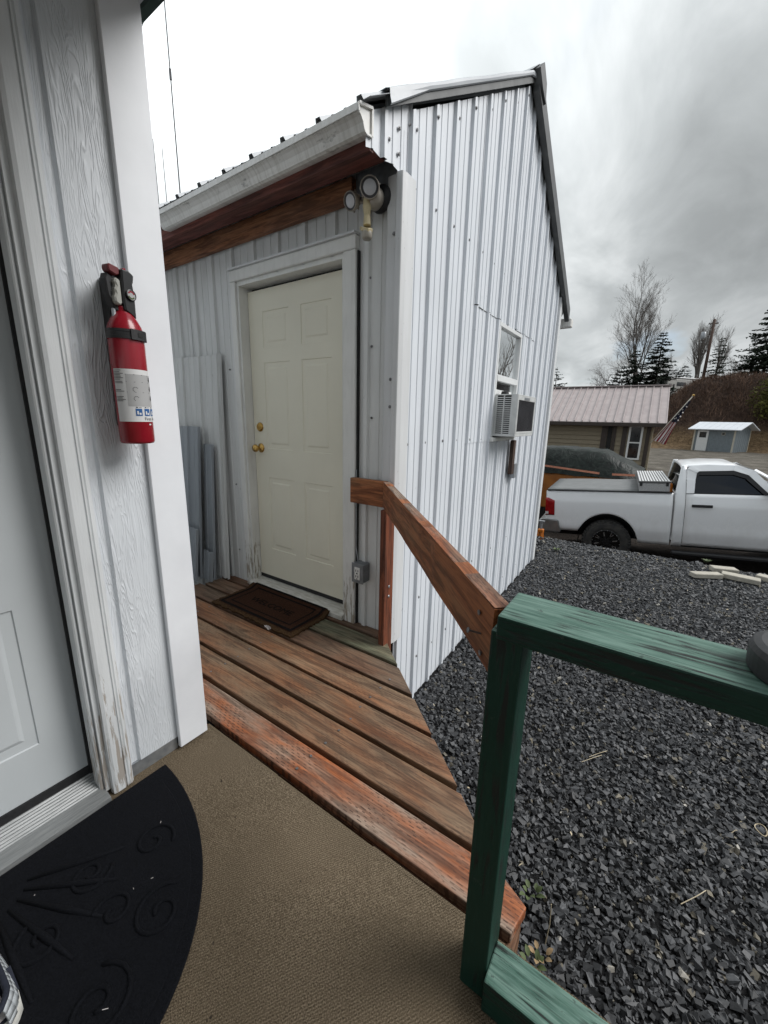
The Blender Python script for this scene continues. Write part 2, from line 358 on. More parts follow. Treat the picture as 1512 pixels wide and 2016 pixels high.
M['antenna'] = mat('antenna_metal', (.14, .14, .145), (.10, .10, .105), 6, .5, metal=.5)
M['rv'] = mat('offwhite_motorhome', (.50, .49, .46), (.43, .42, .40), 4, .5)
M['red_paint'] = mat('extinguisher_red', (.27, .010, .020), (.22, .007, .016), 6, .22)
M['dark_red'] = mat('dark_red_plastic', (.14, .018, .022), (.11, .013, .016), 12, .5)
M['black_plastic'] = mat('black_plastic', (.014, .014, .015), (.010, .010, .010), 20, .4)
M['lid_plastic'] = mat('matt_black_plastic', (.050, .052, .055), (.040, .042, .044), 90, .62, bump=.1)
M['grey_plastic'] = mat('pale_grey_plastic', (.36, .36, .33), (.31, .31, .28), 14, .5)
M['label'] = mat('label_paper', (.66, .66, .66), (.62, .62, .62), 6, .4)
M['label_grey'] = mat('label_grey_print', (.40, .40, .40), (.36, .36, .36), 6, .4)
M['ink'] = mat('black_ink', (.015, .015, .016), (.012, .012, .012), 6, .5)
M['blue_ink'] = mat('blue_ink', (.02, .11, .30), (.018, .09, .26), 6, .4)
M['flag_red'] = mat('flag_red', (.20, .012, .025), (.16, .010, .02), 6, .8)
M['flag_white'] = mat('flag_white', (.62, .58, .57), (.52, .48, .47), 6, .8)
M['flag_blue'] = mat('flag_blue', (.010, .013, .035), (.008, .010, .028), 6, .8)
M['shoe_white'] = mat('white_shoe_sole', (.66, .66, .62), (.52, .51, .47), 30, .6, bump=.1)
M['shoe_mesh'] = mat('grey_white_shoe_mesh', (.50, .53, .55), (.42, .45, .47), 90, .8, bump=.4, bscale=300)
M['navy'] = mat('navy_fabric', (.014, .018, .032), (.010, .013, .024), 60, .85, bump=.3, bscale=200)
M['concrete'] = mat('pale_block', (.42, .39, .33), (.33, .31, .26), 14, .85, bump=.4, bscale=60)
M['leaf'] = mat('dry_leaf', (.30, .22, .12), (.22, .14, .07), 30, .8, rand=.5)
M['weed'] = mat('weed_green', (.085, .115, .040), (.06, .085, .03), 30, .7)
M['straw'] = mat('pale_straw', (.52, .45, .32), (.42, .35, .23), 20, .8)

# ------------------------------------------------------------------ mesh helpers
class MB:
    def __init__(s): s.v = []; s.f = []; s.mi = []; s.cur = 0
    def add(s, vs, fs):
        o = len(s.v); s.v += [tuple(map(float, p)) for p in vs]
        for f in fs: s.f.append(tuple(i+o for i in f)); s.mi.append(s.cur)
        return s
    def box(s, x0, x1, y0, y1, z0, z1):
        return s.add([(x0, y0, z0), (x1, y0, z0), (x1, y1, z0), (x0, y1, z0), (x0, y0, z1), (x1, y0, z1), (x1, y1, z1), (x0, y1, z1)],
                     [(0, 3, 2, 1), (4, 5, 6, 7), (0, 1, 5, 4), (1, 2, 6, 5), (2, 3, 7, 6), (3, 0, 4, 7)])
    def beam(s, a, b, w, h, up=(0, 0, 1)):       # oriented box from a to b, width across, height along up
        a = Vector(a); b = Vector(b); d = (b-a).normalized(); side = d.cross(Vector(up)).normalized(); u = side.cross(d)
        vs = []
        for p in (a, b):
            for (i, j) in ((-1, -1), (1, -1), (1, 1), (-1, 1)): vs.append(p+side*(i*w/2)+u*(j*h/2))
        return s.add(vs, [(0, 1, 2, 3), (7, 6, 5, 4), (0, 4, 5, 1), (1, 5, 6, 2), (2, 6, 7, 3), (3, 7, 4, 0)])
    def prism(s, poly, vec):                      # polygon (3d points) extruded by vec
        n = len(poly); vec = Vector(vec); vs = [Vector(p) for p in poly]+[Vector(p)+vec for p in poly]
        return s.add(vs, [tuple(range(n-1, -1, -1)), tuple(range(n, 2*n))]+[(i, (i+1) % n, n+(i+1) % n, n+i) for i in range(n)])
    def tube(s, pts, rad, k=8, cap=True):
        pts = [Vector(p) for p in pts]; n = len(pts)
        if not hasattr(rad, '__len__'): rad = [rad]*n
        ref = None; vs = []
        for i, p in enumerate(pts):
            d = (pts[min(i+1, n-1)]-pts[max(i-1, 0)]).normalized()
            if ref is None: ref = Vector((0, 0, 1)) if abs(d.z) < .9 else Vector((1, 0, 0))
            a = d.cross(ref).normalized(); b = d.cross(a); ref = -b if False else ref
            for j in range(k):
                t = 2*math.pi*j/k; vs.append(p+(a*math.cos(t)+b*math.sin(t))*rad[i])
        fs = [(i*k+j, i*k+(j+1) % k, (i+1)*k+(j+1) % k, (i+1)*k+j) for i in range(n-1) for j in range(k)]
        if cap: fs += [tuple(range(k-1, -1, -1)), tuple((n-1)*k+j for j in range(k))]
        return s.add(vs, fs)
    def lathe(s, prof, o=(0, 0, 0), axis=(0, 0, 1), k=24, a0=0, a1=2*math.pi):   # prof: (radius, height)
        ax = Vector(axis).normalized(); ref = Vector((1, 0, 0)) if abs(ax.x) < .8 else Vector((0, 1, 0))
        a = (ref-ax*ref.dot(ax)).normalized(); b = ax.cross(a); o = Vector(o); full = abs(a1-a0-2*math.pi) < 1e-6
        kk = k if full else k+1; vs = []
        for r, h in prof:
            for j in range(kk):
                t = a0+(a1-a0)*j/k; vs.append(o+ax*h+(a*math.cos(t)+b*math.sin(t))*r)
        fs = []
        for i in range(len(prof)-1):
            for j in range(k):
                j2 = (j+1) % kk; fs.append((i*kk+j, i*kk+j2, (i+1)*kk+j2, (i+1)*kk+j))
        return s.add(vs, fs)
    def grid(s, P):                                # P[i][j] 3d points
        n = len(P); m = len(P[0])
        return s.add([q for r in P for q in r], [(i*m+j, i*m+j+1, (i+1)*m+j+1, (i+1)*m+j) for i in range(n-1) for j in range(m-1)])
    def build(s, name, m, parent=None, bevel=0, smooth=False, world=True, seg=1, loc=None, thick=0):
        off = Vector((0, 0, 0))
        if world and parent is not None:
            q = parent
            while q is not None: off += q.location; q = q.parent
        if loc is not None: off = off+Vector(loc)
        me = bpy.data.meshes.new(name)
        me.from_pydata([(a-off.x, b-off.y, c-off.z) for a, b, c in s.v], [], s.f)
        bm = bmesh.new(); bm.from_mesh(me)
        bmesh.ops.recalc_face_normals(bm, faces=bm.faces); bm.to_mesh(me); bm.free()
        ms = m if isinstance(m, (list, tuple)) else [m]
        for q in ms: me.materials.append(M[q])
        if len(ms) > 1:
            for p, i in zip(me.polygons, s.mi): p.material_index = i
        if smooth: me.polygons.foreach_set('use_smooth', [True]*len(me.polygons))
        o = bpy.data.objects.new(name, me); C.objects.link(o)
        if parent is not None: o.parent = parent
        if loc is not None: o.location = loc
        if bevel:
            b = o.modifiers.new('bevel', 'BEVEL'); b.width = bevel; b.segments = seg; b.limit_method = 'ANGLE'; b.angle_limit = R(40)
        if thick:
            b = o.modifiers.new('sheet', 'SOLIDIFY'); b.thickness = thick
        return o
def tag(o, label=None, cat=None, group=None, kind=None):
    for k, v in (('label', label), ('category', cat), ('group', group), ('kind', kind)):
        if v: o[k] = v
    return o
def thing(name, label, cat, loc=(0, 0, 0), rot=(0, 0, 0), group=None):
    o = bpy.data.objects.new(name, None); o.empty_display_size = .1; C.objects.link(o); o.location = loc; o.rotation_euler = rot
    return tag(o, label, cat, group)
def copy_tree(o, parent=None):
    c = o.copy(); C.objects.link(c); c.parent = parent
    for ch in list(o.children): copy_tree(ch, c)
    return c
def colmesh(name, V, F, cols, m, parent=None, k=3):   # numpy mesh with per-vertex colour
    me = bpy.data.meshes.new(name); nv = len(V); nf = len(F)
    me.vertices.add(nv); me.vertices.foreach_set('co', np.asarray(V, np.float32).ravel())
    me.loops.add(nf*k); me.loops.foreach_set('vertex_index', np.asarray(F, np.int32).ravel())
    me.polygons.add(nf); me.polygons.foreach_set('loop_start', np.arange(0, nf*k, k, dtype=np.int32)); me.polygons.foreach_set('loop_total', np.full(nf, k, np.int32))
    me.update(calc_edges=True); me.shade_flat()
    ca = me.color_attributes.new('col', 'FLOAT_COLOR', 'POINT'); c4 = np.ones((nv, 4), np.float32); c4[:, :3] = cols; ca.data.foreach_set('color', c4.ravel())
    me.materials.append(M[m]); o = bpy.data.objects.new(name, me); C.objects.link(o)
    if parent is not None: o.parent = parent
    return o
def text_mesh(txt, size, depth=.0):
    cu = bpy.data.curves.new('t', 'FONT'); cu.body = txt; cu.size = size; cu.extrude = depth; cu.align_x = 'CENTER'; cu.align_y = 'CENTER'; cu.resolution_u = 3
    o = bpy.data.objects.new('t', cu); me = bpy.data.meshes.new_from_object(o); bpy.data.objects.remove(o)
    v = [tuple(q.co) for q in me.vertices]; f = [tuple(p.vertices) for p in me.polygons]; return v, f
def sstep(a, b, x):
    t = np.clip((x-a)/(b-a), 0, 1); return t*t*(3-2*t)

# ------------------------------------------------------------------ terrain (one sheet to the horizon)
def ground_z(x, y):
    x = np.asarray(x, float); y = np.asarray(y, float)
    pad = -.635+.048*np.clip(y-.33, 0, 4.2)
    drv = -1.40+.085*np.clip(x-.62, -3.5, 4.0)
    drv = drv+(-1.25-drv)*sstep(10, 16, y)
    z = pad+(drv-pad)*sstep(4.35, 5.5, y)
    z = z+sstep(20, 44, y)*.42
    side = sstep(-4.5, 4.0, x-(y-45)*.05)
    z = z+(sstep(44.5, 54, y)*7.0+np.clip(y-54, 0, 400)*.004)*side
    z = z+np.clip(y-60, 0, 600)*.012*(1-side)+sstep(120, 400, y)*(10+6*np.sin(x*.012+1.0))
    return z
def axis_pts(lo, hi, f0, f1, fine, n):
    a = list(np.arange(f0, f1, fine)); L = f0-np.geomspace(fine, f0-lo, n); Rr = f1-fine+np.geomspace(fine, hi-f1, n)
    return np.array(sorted(list(L)+a+list(Rr)))
gx = axis_pts(-700, 700, -8, 14, .4, 26); gy = axis_pts(-300, 1200, -3, 62, .4, 26)
GX, GY = np.meshgrid(gx, gy); GZ = ground_z(GX, GY)
GZ += (rng.random(GZ.shape)-.5)*.05*sstep(4.5, 5.5, GY)
nx, ny = len(gx), len(gy); b = MB()
b.v = [tuple(q) for q in np.stack([GX.ravel(), GY.ravel(), GZ.ravel()], 1).tolist()]
ii = (np.arange(ny-1)[:, None]*nx+np.arange(nx-1)[None, :]).ravel()
b.f = [(int(i), int(i+1), int(i+nx+1), int(i+nx)) for i in ii]; b.mi = [0]*len(b.f)
def groundm():
    t = NT('yard_ground'); X = t.sep(t.co()); n = t.noise(t.map(), 1.1, 8, .65); nf = t.noise(t.map(), 26, 5, .7)
    gravel = t.ramp(t.noise(t.map(), 60, 3), (.35, (.006, .006, .006)), (.7, (.022, .022, .023)))
    dirt = t.ramp(t.mth('ADD', t.mth('MULTIPLY', n, .6), t.mth('MULTIPLY', nf, .4)), (.36, (.062, .055, .046)), (.52, (.12, .108, .09)), (.66, (.19, .175, .15)))
    soil = t.ramp(nf, (.35, (.016, .013, .011)), (.7, (.055, .045, .038)))
    grass = t.ramp(t.noise(t.map((1, .6, 2)), 4, 8, .75), (.35, (.06, .04, .022)), (.55, (.15, .10, .055)), (.72, (.24, .18, .11)))
    brush = t.ramp(t.noise(t.map(), 2, 8, .7), (.35, (.022, .014, .011)), (.7, (.075, .048, .036)))
    j = t.mth('MULTIPLY', t.mth('SUBTRACT', n, .5), 1.0)
    def step(a, w, jj=1.0): return t.mth('DIVIDE', t.mth('SUBTRACT', t.mth('ADD', X[1], t.mth('MULTIPLY', j, jj)), a), w, clamp=True)
    col = t.mix(step(4.4, .3, .8), gravel, soil); col = t.mix(step(9, 3, 3.), col, dirt); col = t.mix(step(43.0, 1.5, 5.), col, grass)
    col = t.mix(step(46.8, 1.5, 3.), col, brush); col = t.mix(step(75, 30, 5.), col, (.10, .085, .05))
    t.bump(nf, .7, .05); return t.fin(col, .95, 0, .15)
M['ground'] = groundm()
g = b.build('ground', 'ground'); g['kind'] = 'structure'

# crushed rock on the pad: every stone modelled
ico = np.array([(x, y, z) for z in (-1, 1) for y in (-1, 1) for x in (-1, 1)], float)*.72     # chipped blocks, sheared and cut
icof = np.array([(0, 2, 3), (0, 3, 1), (4, 5, 7), (4, 7, 6), (0, 1, 5), (0, 5, 4), (2, 6, 7), (2, 7, 3), (0, 4, 6), (0, 6, 2), (1, 3, 7), (1, 7, 5)])
def stones(name, n, xr, yr, smin, smax, keep=None, lift=.3):
    xy = np.stack([rng.uniform(*xr, n), rng.uniform(*yr, n)], 1)
    if keep is not None: xy = xy[keep(xy[:, 0], xy[:, 1])]
    n = len(xy); size = smin+(smax-smin)*rng.random(n)**2.4
    V = ico[None]*rng.uniform(.45, 1.3, (n, 8, 3))*rng.uniform(.75, 1.1, (n, 8, 1))
    sc = np.stack([rng.uniform(.85, 1.45, n), rng.uniform(.65, 1.05, n), rng.uniform(.5, .95, n)], 1)*size[:, None]*.5
    V = V*sc[:, None, :]
    # random tilt then random yaw
    tx, ty, tz = rng.normal(0, .5, n), rng.normal(0, .5, n), rng.uniform(0, 6.283, n)
    def rot(V, a, i, j):
        c, s = np.cos(a)[:, None], np.sin(a)[:, None]; A, B = V[:, :, i].copy(), V[:, :, j].copy(); V[:, :, i] = A*c-B*s; V[:, :, j] = A*s+B*c
    rot(V, tx, 1, 2); rot(V, ty, 0, 2); rot(V, tz, 0, 1)
    z = ground_z(xy[:, 0], xy[:, 1])+size*lift*rng.uniform(.1, 1.2, n)
    V[:, :, 0] += xy[:, :1]; V[:, :, 1] += xy[:, 1:]; V[:, :, 2] += z[:, None]
    base = np.array([.043, .0445, .047])*rng.uniform(.4, 1.9, (n, 1)); tanm = rng.random(n) < .035
    base[tanm] = np.array([.13, .115, .085])*rng.uniform(.6, 1.5, (tanm.sum(), 1))
    pale = rng.random(n) < .004; base[pale] = (.34, .32, .28)
    F = icof[None]+(np.arange(n)*8)[:, None, None]
    return colmesh(name, V.reshape(-1, 3), F.reshape(-1, 3), np.repeat(base, 8, 0), 'stone')
def keep_near(x, y):
    return (x > .03) & ((y > -1.02) | (x > 1.5)) & (y > -1.02) & ((x > .03) | (y > 3.5)) & (x < 3.9)
g = stones('gravel', 125000, (.0, 3.5), (-1.05, 4.75), .013, .042, keep_near); tag(g, kind='stuff', label='dark crushed basalt gravel covering the pad')
g2 = stones('gravel', 9000, (-.5, 7.0), (3.4, 5.1), .03, .06, lambda x, y: (x > 3.4) | (y > 3.6)); tag(g2, kind='stuff', label='dark crushed gravel along the edge of the pad')

# ------------------------------------------------------------------ metal shed
RY, RZ = 1.76, 3.83                     # ridge
def rake(y): return RZ-(RY-y)*.618 if y < RY else RZ-(y-RY)*.655
FARY = 3.42; XL = -2.7
shed = thing('metal_shed', 'small white corrugated metal shed with cream door and window air conditioner', 'shed', (0, 0, -.6))
RIB = .019
def prof(t):                            # corrugation height at distance t along the sheet
    r = t % .2286
    d = min(r, .2286-r)
    return RIB if d < .012 else (RIB*(1-(d-.012)/.006) if d < .018 else (.0042 if abs(abs(r-.1143)-.035) < .0055 else 0.0))
_brk = [0, .012, .018, .0705, .0740, .0846, .0880, .1405, .1440, .1546, .1580, .2106, .2166]
def tbreaks(t0, t1, ph=0.0):
    s_ = set([round(t0, 5), round(t1, 5)])
    k = math.floor((t0-ph)/.2286)-1
    while k*.2286+ph < t1:
        for q in _brk:
            t = k*.2286+q+ph
            if t0 < t < t1: s_.add(round(t, 5))
        k += 1
    return sorted(s_)
def sheet_x(t0, t1, zb, zt, x0=0.0, phase=0.0):   # sheet in a plane of constant x, ribs along z
    P = []
    for t in tbreaks(t0, t1, phase):
        h = prof(t-phase+1e-7); zbv = zb(t) if callable(zb) else zb; ztv = zt(t) if callable(zt) else zt
        P.append([(x0+h, t, zbv), (x0+h, t, (zbv+ztv)/2), (x0+h, t, ztv)])
    return MB().grid(P)
def sheet_y(t0, t1, zb, zt, y0=0.0, phase=0.0, sgn=-1):
    P = []
    for t in tbreaks(t0, t1, phase):
        h = prof(t-phase+1e-7); P.append([(t, y0+sgn*h, zb), (t, y0+sgn*h, (zb+zt)/2), (t, y0+sgn*h, zt)])
    return MB().grid(P)
WB, WT, WL, WR = 1.16, 2.075, 1.47, 2.08          # window opening on the gable wall
gt = lambda y: rake(y)-.052
PH = .03+.028
zb_gravel = lambda y: float(ground_z(0, y))-.06
# sheets of the gable wall
eave_zb = lambda y: 2.44-(-y)*.10
sheet_x(-.295, .045, lambda y: 2.42+(y+.275)*.09+(.006*math.sin(y*45)), lambda y: rake(y)-.02, -.0012, PH).build('siding_sheet', 'steel', shed)
sheet_x(.032, .95, zb_gravel, gt, 0.0012, PH).build('siding_sheet', 'steel', shed)
sheet_x(.94, WL, zb_gravel, 1.135, -.0008, PH).build('siding_sheet', 'steel', shed)
sheet_x(.946, WL, 1.13, 2.085, .0018, PH).build('siding_sheet', 'steel', shed)
sheet_x(.94, 1.87, 2.08, gt, .0035, PH).build('siding_sheet', 'steel', shed)
sheet_x(WL, WR, zb_gravel, WB, -.0005, PH).build('siding_sheet', 'steel', shed)
sheet_x(1.862, 2.785, 2.088, gt, .0022, PH).build('siding_sheet', 'steel', shed)
sheet_x(WR, 2.56, zb_gravel, 2.092, 0.0005, PH).build('siding_sheet', 'steel', shed)
sheet_x(2.552, 2.785, zb_gravel, 2.092, 0.0012, PH).build('siding_sheet', 'steel', shed)
sheet_x(2.775, FARY, zb_gravel, gt, 0.0018, PH).build('siding_sheet', 'steel', shed)
# torn lap lines: thin dark gaps
for (y0, y1, z0, dz) in ((.946, 1.16, 2.080, .006), (1.16, 1.46, 2.079, .002), (2.09, 2.5, 2.086, .002)):
    P = []
    for i in range(15):
        y = y0+(y1-y0)*i/14; h = prof(y-PH); P.append([(h+.0055, y, z0-dz*(.5+.5*math.sin(i*2.1))), (h+.0070, y, z0+.002)])
    MB().grid(P).build('lap_gap', 'black', shed)
# inner core so that no light leaks through
b = MB(); b.prism([(-.05, .125, -.55), (-.05, FARY-.03, -.55), (-.05, FARY-.03, rake(FARY)-.09), (-.05, RY, RZ-.12), (-.05, .125, rake(0.1)-.12)], (XL+.08, 0, 0))
b.build('wall_core', 'black', shed)
# door wall sheets (left of the door, above it, right of it)
DXL, DXR = -1.27, -.37                  # door slab
CXL, CXR = -1.345, -.262                # casing outer
ZT = 2.62
for (a0, a1) in ((XL, -1.89), (-1.898, CXL+.02)): sheet_y(a0, a1, -.25, ZT, 0, -1.80, -1).build('siding_sheet', 'steel_dirty', shed)
sheet_y(CXL+.02, CXR-.02, 2.16, ZT, 0.001, -1.80, -1).build('siding_sheet', 'steel_dirty', shed)
sheet_y(CXR-.02, .0, -.3, ZT, 0, -1.80, -1).build('siding_sheet', 'steel_dirty', shed)
# far wall and left gable
sheet_y(XL, 0, -.6, rake(FARY), FARY, 0, 1).build('siding_sheet', 'steel', shed)
sheet_x(0, FARY, -.6, lambda y: rake(y)-.05, XL, PH).build('siding_sheet', 'steel', shed)
# corner trims
b = MB()
b.prism([(-.075, -.022, -.04), (-.062, -.034, -.04), (-.012, -.036, -.04), (-.004, -.050, -.04), (.028, -.046, -.04), (.036, -.012, -.04), (.034, .070, -.04), (.026, .078, -.04), (.024, -.006, -.04), (.012, -.030, -.04), (-.05, -.012, -.04)], (0, 0, 2.475))
b.build('corner_trim', 'trim_steel', shed, bevel=.003)
MB().box(.001, .03, FARY-.06, FARY+.03, -.55, rake(FARY)-.05).build('corner_trim', 'trim_steel', shed)
# roof sheets, one per slope strip, ribs running up the slope
def roof_sheet(x0, x1, near=True, lift=0):
    P = []
    for t in tbreaks(x0, x1):
        h = prof(t)*.95+lift; row = []
        for k in range(4):
            y = (-.335+(RY+.335)*k/3) if near else (RY+(FARY+.28-RY)*k/3)
            row.append((t, y-(h*.5 if near else -h*.5), rake(y)+.012+h*.85))
        P.append(row)
    return MB().grid(P)
xs = [XL-.1, -1.83, -.914, .055]
for i in range(3):
    for nr in (True, False): roof_sheet(xs[i]+.001, xs[i+1]-.001, nr, .002*i).build('roof_sheet', 'cap_steel', shed, thick=.0015)
for nr in (True, False):                # roof deck underneath
    y1 = -.30 if nr else FARY+.25
    MB().prism([(XL-.08, RY, RZ-.06), (XL-.08, RY, RZ), (XL-.08, y1, rake(y1)), (XL-.08, y1, rake(y1)-.022)], (-XL+.08-.012, 0, 0)).build('roof_deck', 'dark_trim', shed)
# rake trim: flashing with a bent lower end on the near slope, dark fascia on the far slope
P = []
for k in range(13):
    f = k/12; y = -.20+(RY+.03+.20)*f; z = rake(y); w = .004*math.sin(k*1.7)
    drop = .05
    e_ = max(0, 1-k/2); P.append([(-.06, y, z+.040+w*.5), (.03, y, z+.044+w*.5), (.052, y, z+.036+w*.5), (.056, y, z+.022+w*.5-.02*e_), (.055+.008*e_, y, z+.008-.03*e_), (.046+.012*e_, y, z+.002-.03*e_)])
MB().grid(P).build('rake_flashing', 'cap_steel', shed, thick=.002)
MB().prism([(.029, -.20, rake(-.20)-.028), (.029, RY, RZ-.040), (.029, RY, RZ+.025), (.029, -.20, rake(-.20)+.02)], (.010, 0, 0)).build('rake_board', 'dark_trim', shed)
MB().prism([(.022, RY-.01, RZ-.10), (.022, FARY+.26, rake(FARY+.26)-.09), (.022, FARY+.26, rake(FARY+.26)+.055), (.022, RY-.01, RZ+.055)], (.05, 0, 0)).build('rake_board', 'dark_trim', shed, bevel=.004)
MB().prism([(.03, RY-.09, RZ-.015), (.03, RY, RZ+.065), (.03, RY+.10, RZ-.01), (.03, RY+.12, RZ-.13), (.03, RY+.02, RZ-.09)], (.058, 0, 0)).build('ridge_end', 'dark_trim', shed)
P = [[(x, RY-.16, rake(RY-.16)+.045), (x, RY, RZ+.07), (x, RY+.16, rake(RY+.16)+.045)] for x in (XL-.12, -1.4, .05)]
MB().grid(P).build('ridge_cap', 'cap_steel', shed, thick=.002)
# crumpled gutter end at the far eave
b = MB(); o_ = Vector((.0, FARY+.25, rake(FARY+.25)-.05))
b.prism([o_+Vector((-2.4, 0, -.10)), o_+Vector((-2.4, .10, -.10)), o_+Vector((-2.4, .13, 0)), o_+Vector((-2.4, 0, 0))], (2.50, .0, 0)); b.build('far_gutter', 'gutter', shed, bevel=.01)
# eave: fascia, soffit, ledger
MB().box(XL-.05, -.004, -.262, -.238, 2.418, 2.575).build('fascia_board', 'soffit', shed)
MB().prism([(XL-.05, -.237, 2.424), (XL-.05, -.150, 2.428), (XL-.05, -.150, 2.446), (XL-.05, -.237, 2.442)], (-XL+.046, 0, 0)).build('soffit_panel', 'soffit', shed)
MB().box(XL, -.265, -.064, -.026, 2.372, 2.480).build('ledger_board', 'ledger', shed, bevel=.003)
b = MB().box(-.262, -.012, -.032, -.0262, 2.395, 2.50); b.build('upper_flashing', 'zinc', shed)
# gutter
def gutter_prof(o=0.0):
    return [(-.262, 2.462), (-.298, 2.456), (-.312, 2.460), (-.320, 2.474), (-.324, 2.486), (-.340, 2.502), (-.352, 2.508), (-.356, 2.530), (-.350, 2.536)]
GXL, GXR = -1.615, .002
gp = gutter_prof(); P = [[(x, y, z-.014*(GXR-x)/1.6) for y, z in gp] for x in np.linspace(GXL, GXR, 9)]
gut = MB().grid(P).build('gutter', 'gutter', shed, thick=.0025)
MB().prism([(GXL, -.3595, 2.495), (GXL, -.3555, 2.495), (GXL, -.3555, 2.522), (GXL, -.3595, 2.522)], (GXR-GXL, 0, .014)).build('gutter_lip', 'gutter_lip', gut, bevel=.001)
for x, s_ in ((GXL, 1), (GXR, -1)):
    MB().prism([(x, y, z-.014*(GXR-x)/1.6) for y, z in gp]+[(x, -.262, 2.562-.014*(GXR-x)/1.6)], (.003*s_, 0, 0)).build('end_cap', 'gutter_lip', gut)
b = MB()                                # raised rim of the right end cap
for i in range(len(gp)-1): b.beam((GXR+.004, *gp[i]), (GXR+.004, *gp[i+1]), .008, .008, up=(1, 0, 0))
b.beam((GXR+.004, -.262, 2.462), (GXR+.004, -.262, 2.562), .01, .01, up=(1, 0, 0)); b.beam((GXR+.004, -.262, 2.562), (GXR+.004, -.352, 2.536), .01, .014, up=(1, 0, 0)); b.build('end_cap_rim', 'gutter_lip', gut)
# screws
b = MB()
def screw(x, y, z, n, r=.0065): b.lathe([(0, .007), (r*.8, .007), (r, .003), (r*1.5, .002), (r*1.5, 0)], (x, y, z), n, 7)
for k in range(15):
    y = PH+.2286*k
    if y > FARY-.05: break
    for dy in (.045,):
        if -.02 < y+dy < FARY: screw(.006, y+dy, 2.42+.004*math.sin(k*5), (1, 0, 0))
    for z in (1.155, .12, -.33):
        if not (z > 1.1 and WL-.05 < y+.04 < WR+.05): screw(.004, y+.045+.01*math.sin(k*3+z), z+.006*math.sin(k*7), (1, 0, 0))
    screw(.022 if k % 2 else .006, y+(.0 if k % 2 else .045), gt(y)-.055, (1, 0, 0))
for (y, z) in ((-.05, 2.60), (-.05, 2.50), (.045, 2.66), (-.13, 2.52)): screw(.004, y, z, (1, 0, 0))
for z in (2.18, 1.36, 1.50, .62): screw(-.018, -.040, z, (0, -1, 0), .006)
for (x, z) in ((-.185, 2.02), (-.17, 1.68), (-.165, 1.30), (-1.44, 1.62), (-1.45, .78), (-1.46, .25), (-.175, .36)): screw(x, -.004, z, (0, -1, 0), .005)
o = b.build('screw', 'screw', shed); o['kind'] = 'stuff'

# shed door
DZ0 = .085; DZ1 = 2.115; DY = .05
door = MB()
door.box(DXL, DXR, DY+.004, DY+.04, DZ0, DZ1); 
def panel_door(cx0, cx1, z0, z1, face, sgn, cols, rows, plane):
    """six-panel moulding: recessed groove ring and raised field, laid on a flat door face"""
    b = MB()
    def pt(a, z, d): return (a, face+sgn*d, z) if plane == 'y' else (face+sgn*d, a, z)
    acuts = [cx0]; zc = [z0]
    for c in cols: acuts += list(c)
    acuts.append(cx1)
    for r_ in rows: zc += list(r_)
    zc.append(z1)
    for i in range(len(acuts)-1):
        for j in range(len(zc)-1):
            a0, a1, q0, q1 = acuts[i], acuts[i+1], zc[j], zc[j+1]
            if i % 2 == 1 and j % 2 == 1:
                rings = [(0, 0), (.006, -.010), (.016, -.011), (.040, -.001), (.044, 0.0)]
                prev = None
                for off, d in rings:
                    cur = [pt(a0+off, q0+off, d), pt(a1-off, q0+off, d), pt(a1-off, q1-off, d), pt(a0+off, q1-off, d)]
                    if prev:
                        for k in range(4): b.add([prev[k], prev[(k+1) % 4], cur[(k+1) % 4], cur[k]], [(0, 1, 2, 3)])
                    prev = cur
                b.add(prev, [(0, 1, 2, 3)])
            else: b.add([pt(a0, q0, 0), pt(a1, q0, 0), pt(a1, q1, 0), pt(a0, q1, 0)], [(0, 1, 2, 3)])
    return b
w = DXR-DXL
cols = [(DXL+w*.155, DXL+w*.44), (DXL+w*.56, DXL+w*.845)]
rows = [(DZ0+.225, DZ0+.775), (DZ0+.985, DZ0+1.57), (DZ0+1.665, DZ0+1.895)]
dr = door.build('door', 'shed_door', shed)
panel_door(DXL, DXR, DZ0, DZ1, DY, -1, cols, rows, 'y').build('door_face', 'shed_door', dr)
MB().box(DXL-.004, DXR+.002, DY-.002, DY+.03, DZ0-.028, DZ0-.001).build('door_sweep', 'gasket', dr)
kx = DXL+.068
for z, nm in ((DZ0+.985, 'door_knob'), (DZ0+1.135, 'deadbolt')):
    b = MB()
    if nm == 'door_knob': b.lathe([(0, 0), (.034, 0), (.034, .004), (.026, .010), (.012, .014), (.011, .030), (.018, .036), (.027, .046), (.028, .056), (.022, .066), (0, .070)], (kx, DY, z), (0, -1, 0), 20)
    else: b.lathe([(0, 0), (.033, 0), (.033, .005), (.026, .014), (.022, .016), (.020, .016), (.016, .012), (.012, .016), (0, .017)], (kx, DY, z), (0, -1, 0), 20)
    b.build(nm, 'brass', dr, smooth=True)
# casing, jamb, threshold
for x0, x1 in ((CXL, DXL-.022), (DXR+.022, CXR)): MB().box(x0, x1, -.035, .0, -.02, 2.165).build('door_casing', 'shed_casing', shed, bevel=.004)
MB().box(CXL, CXR, -.036, .0, 2.167, 2.235).build('door_casing', 'shed_casing', shed, bevel=.004)
MB().box(CXL-.004, CXR+.004, -.050, .0, 2.2355, 2.246).build('drip_cap', 'trim_steel', shed)
for x0, x1 in ((DXL-.0215, DXL-.003), (DXR+.003, DXR+.0215)): MB().box(x0, x1, -.018, DY+.05, 0.0, 2.140).build('door_jamb', 'shed_casing', shed)
MB().box(DXL-.0215, DXR+.0215, -.018, DY+.05, 2.1405, 2.166).build('door_jamb', 'shed_casing', shed)
b = MB(); b.prism([(DXL-.0215, -.055, .002), (DXL-.0215, -.055, .030), (DXL-.0215, -.02, .048), (DXL-.0215, .08, .055), (DXL-.0215, .08, .002)], (w+.043, 0, 0)); b.build('door_sill', 'sill', shed)
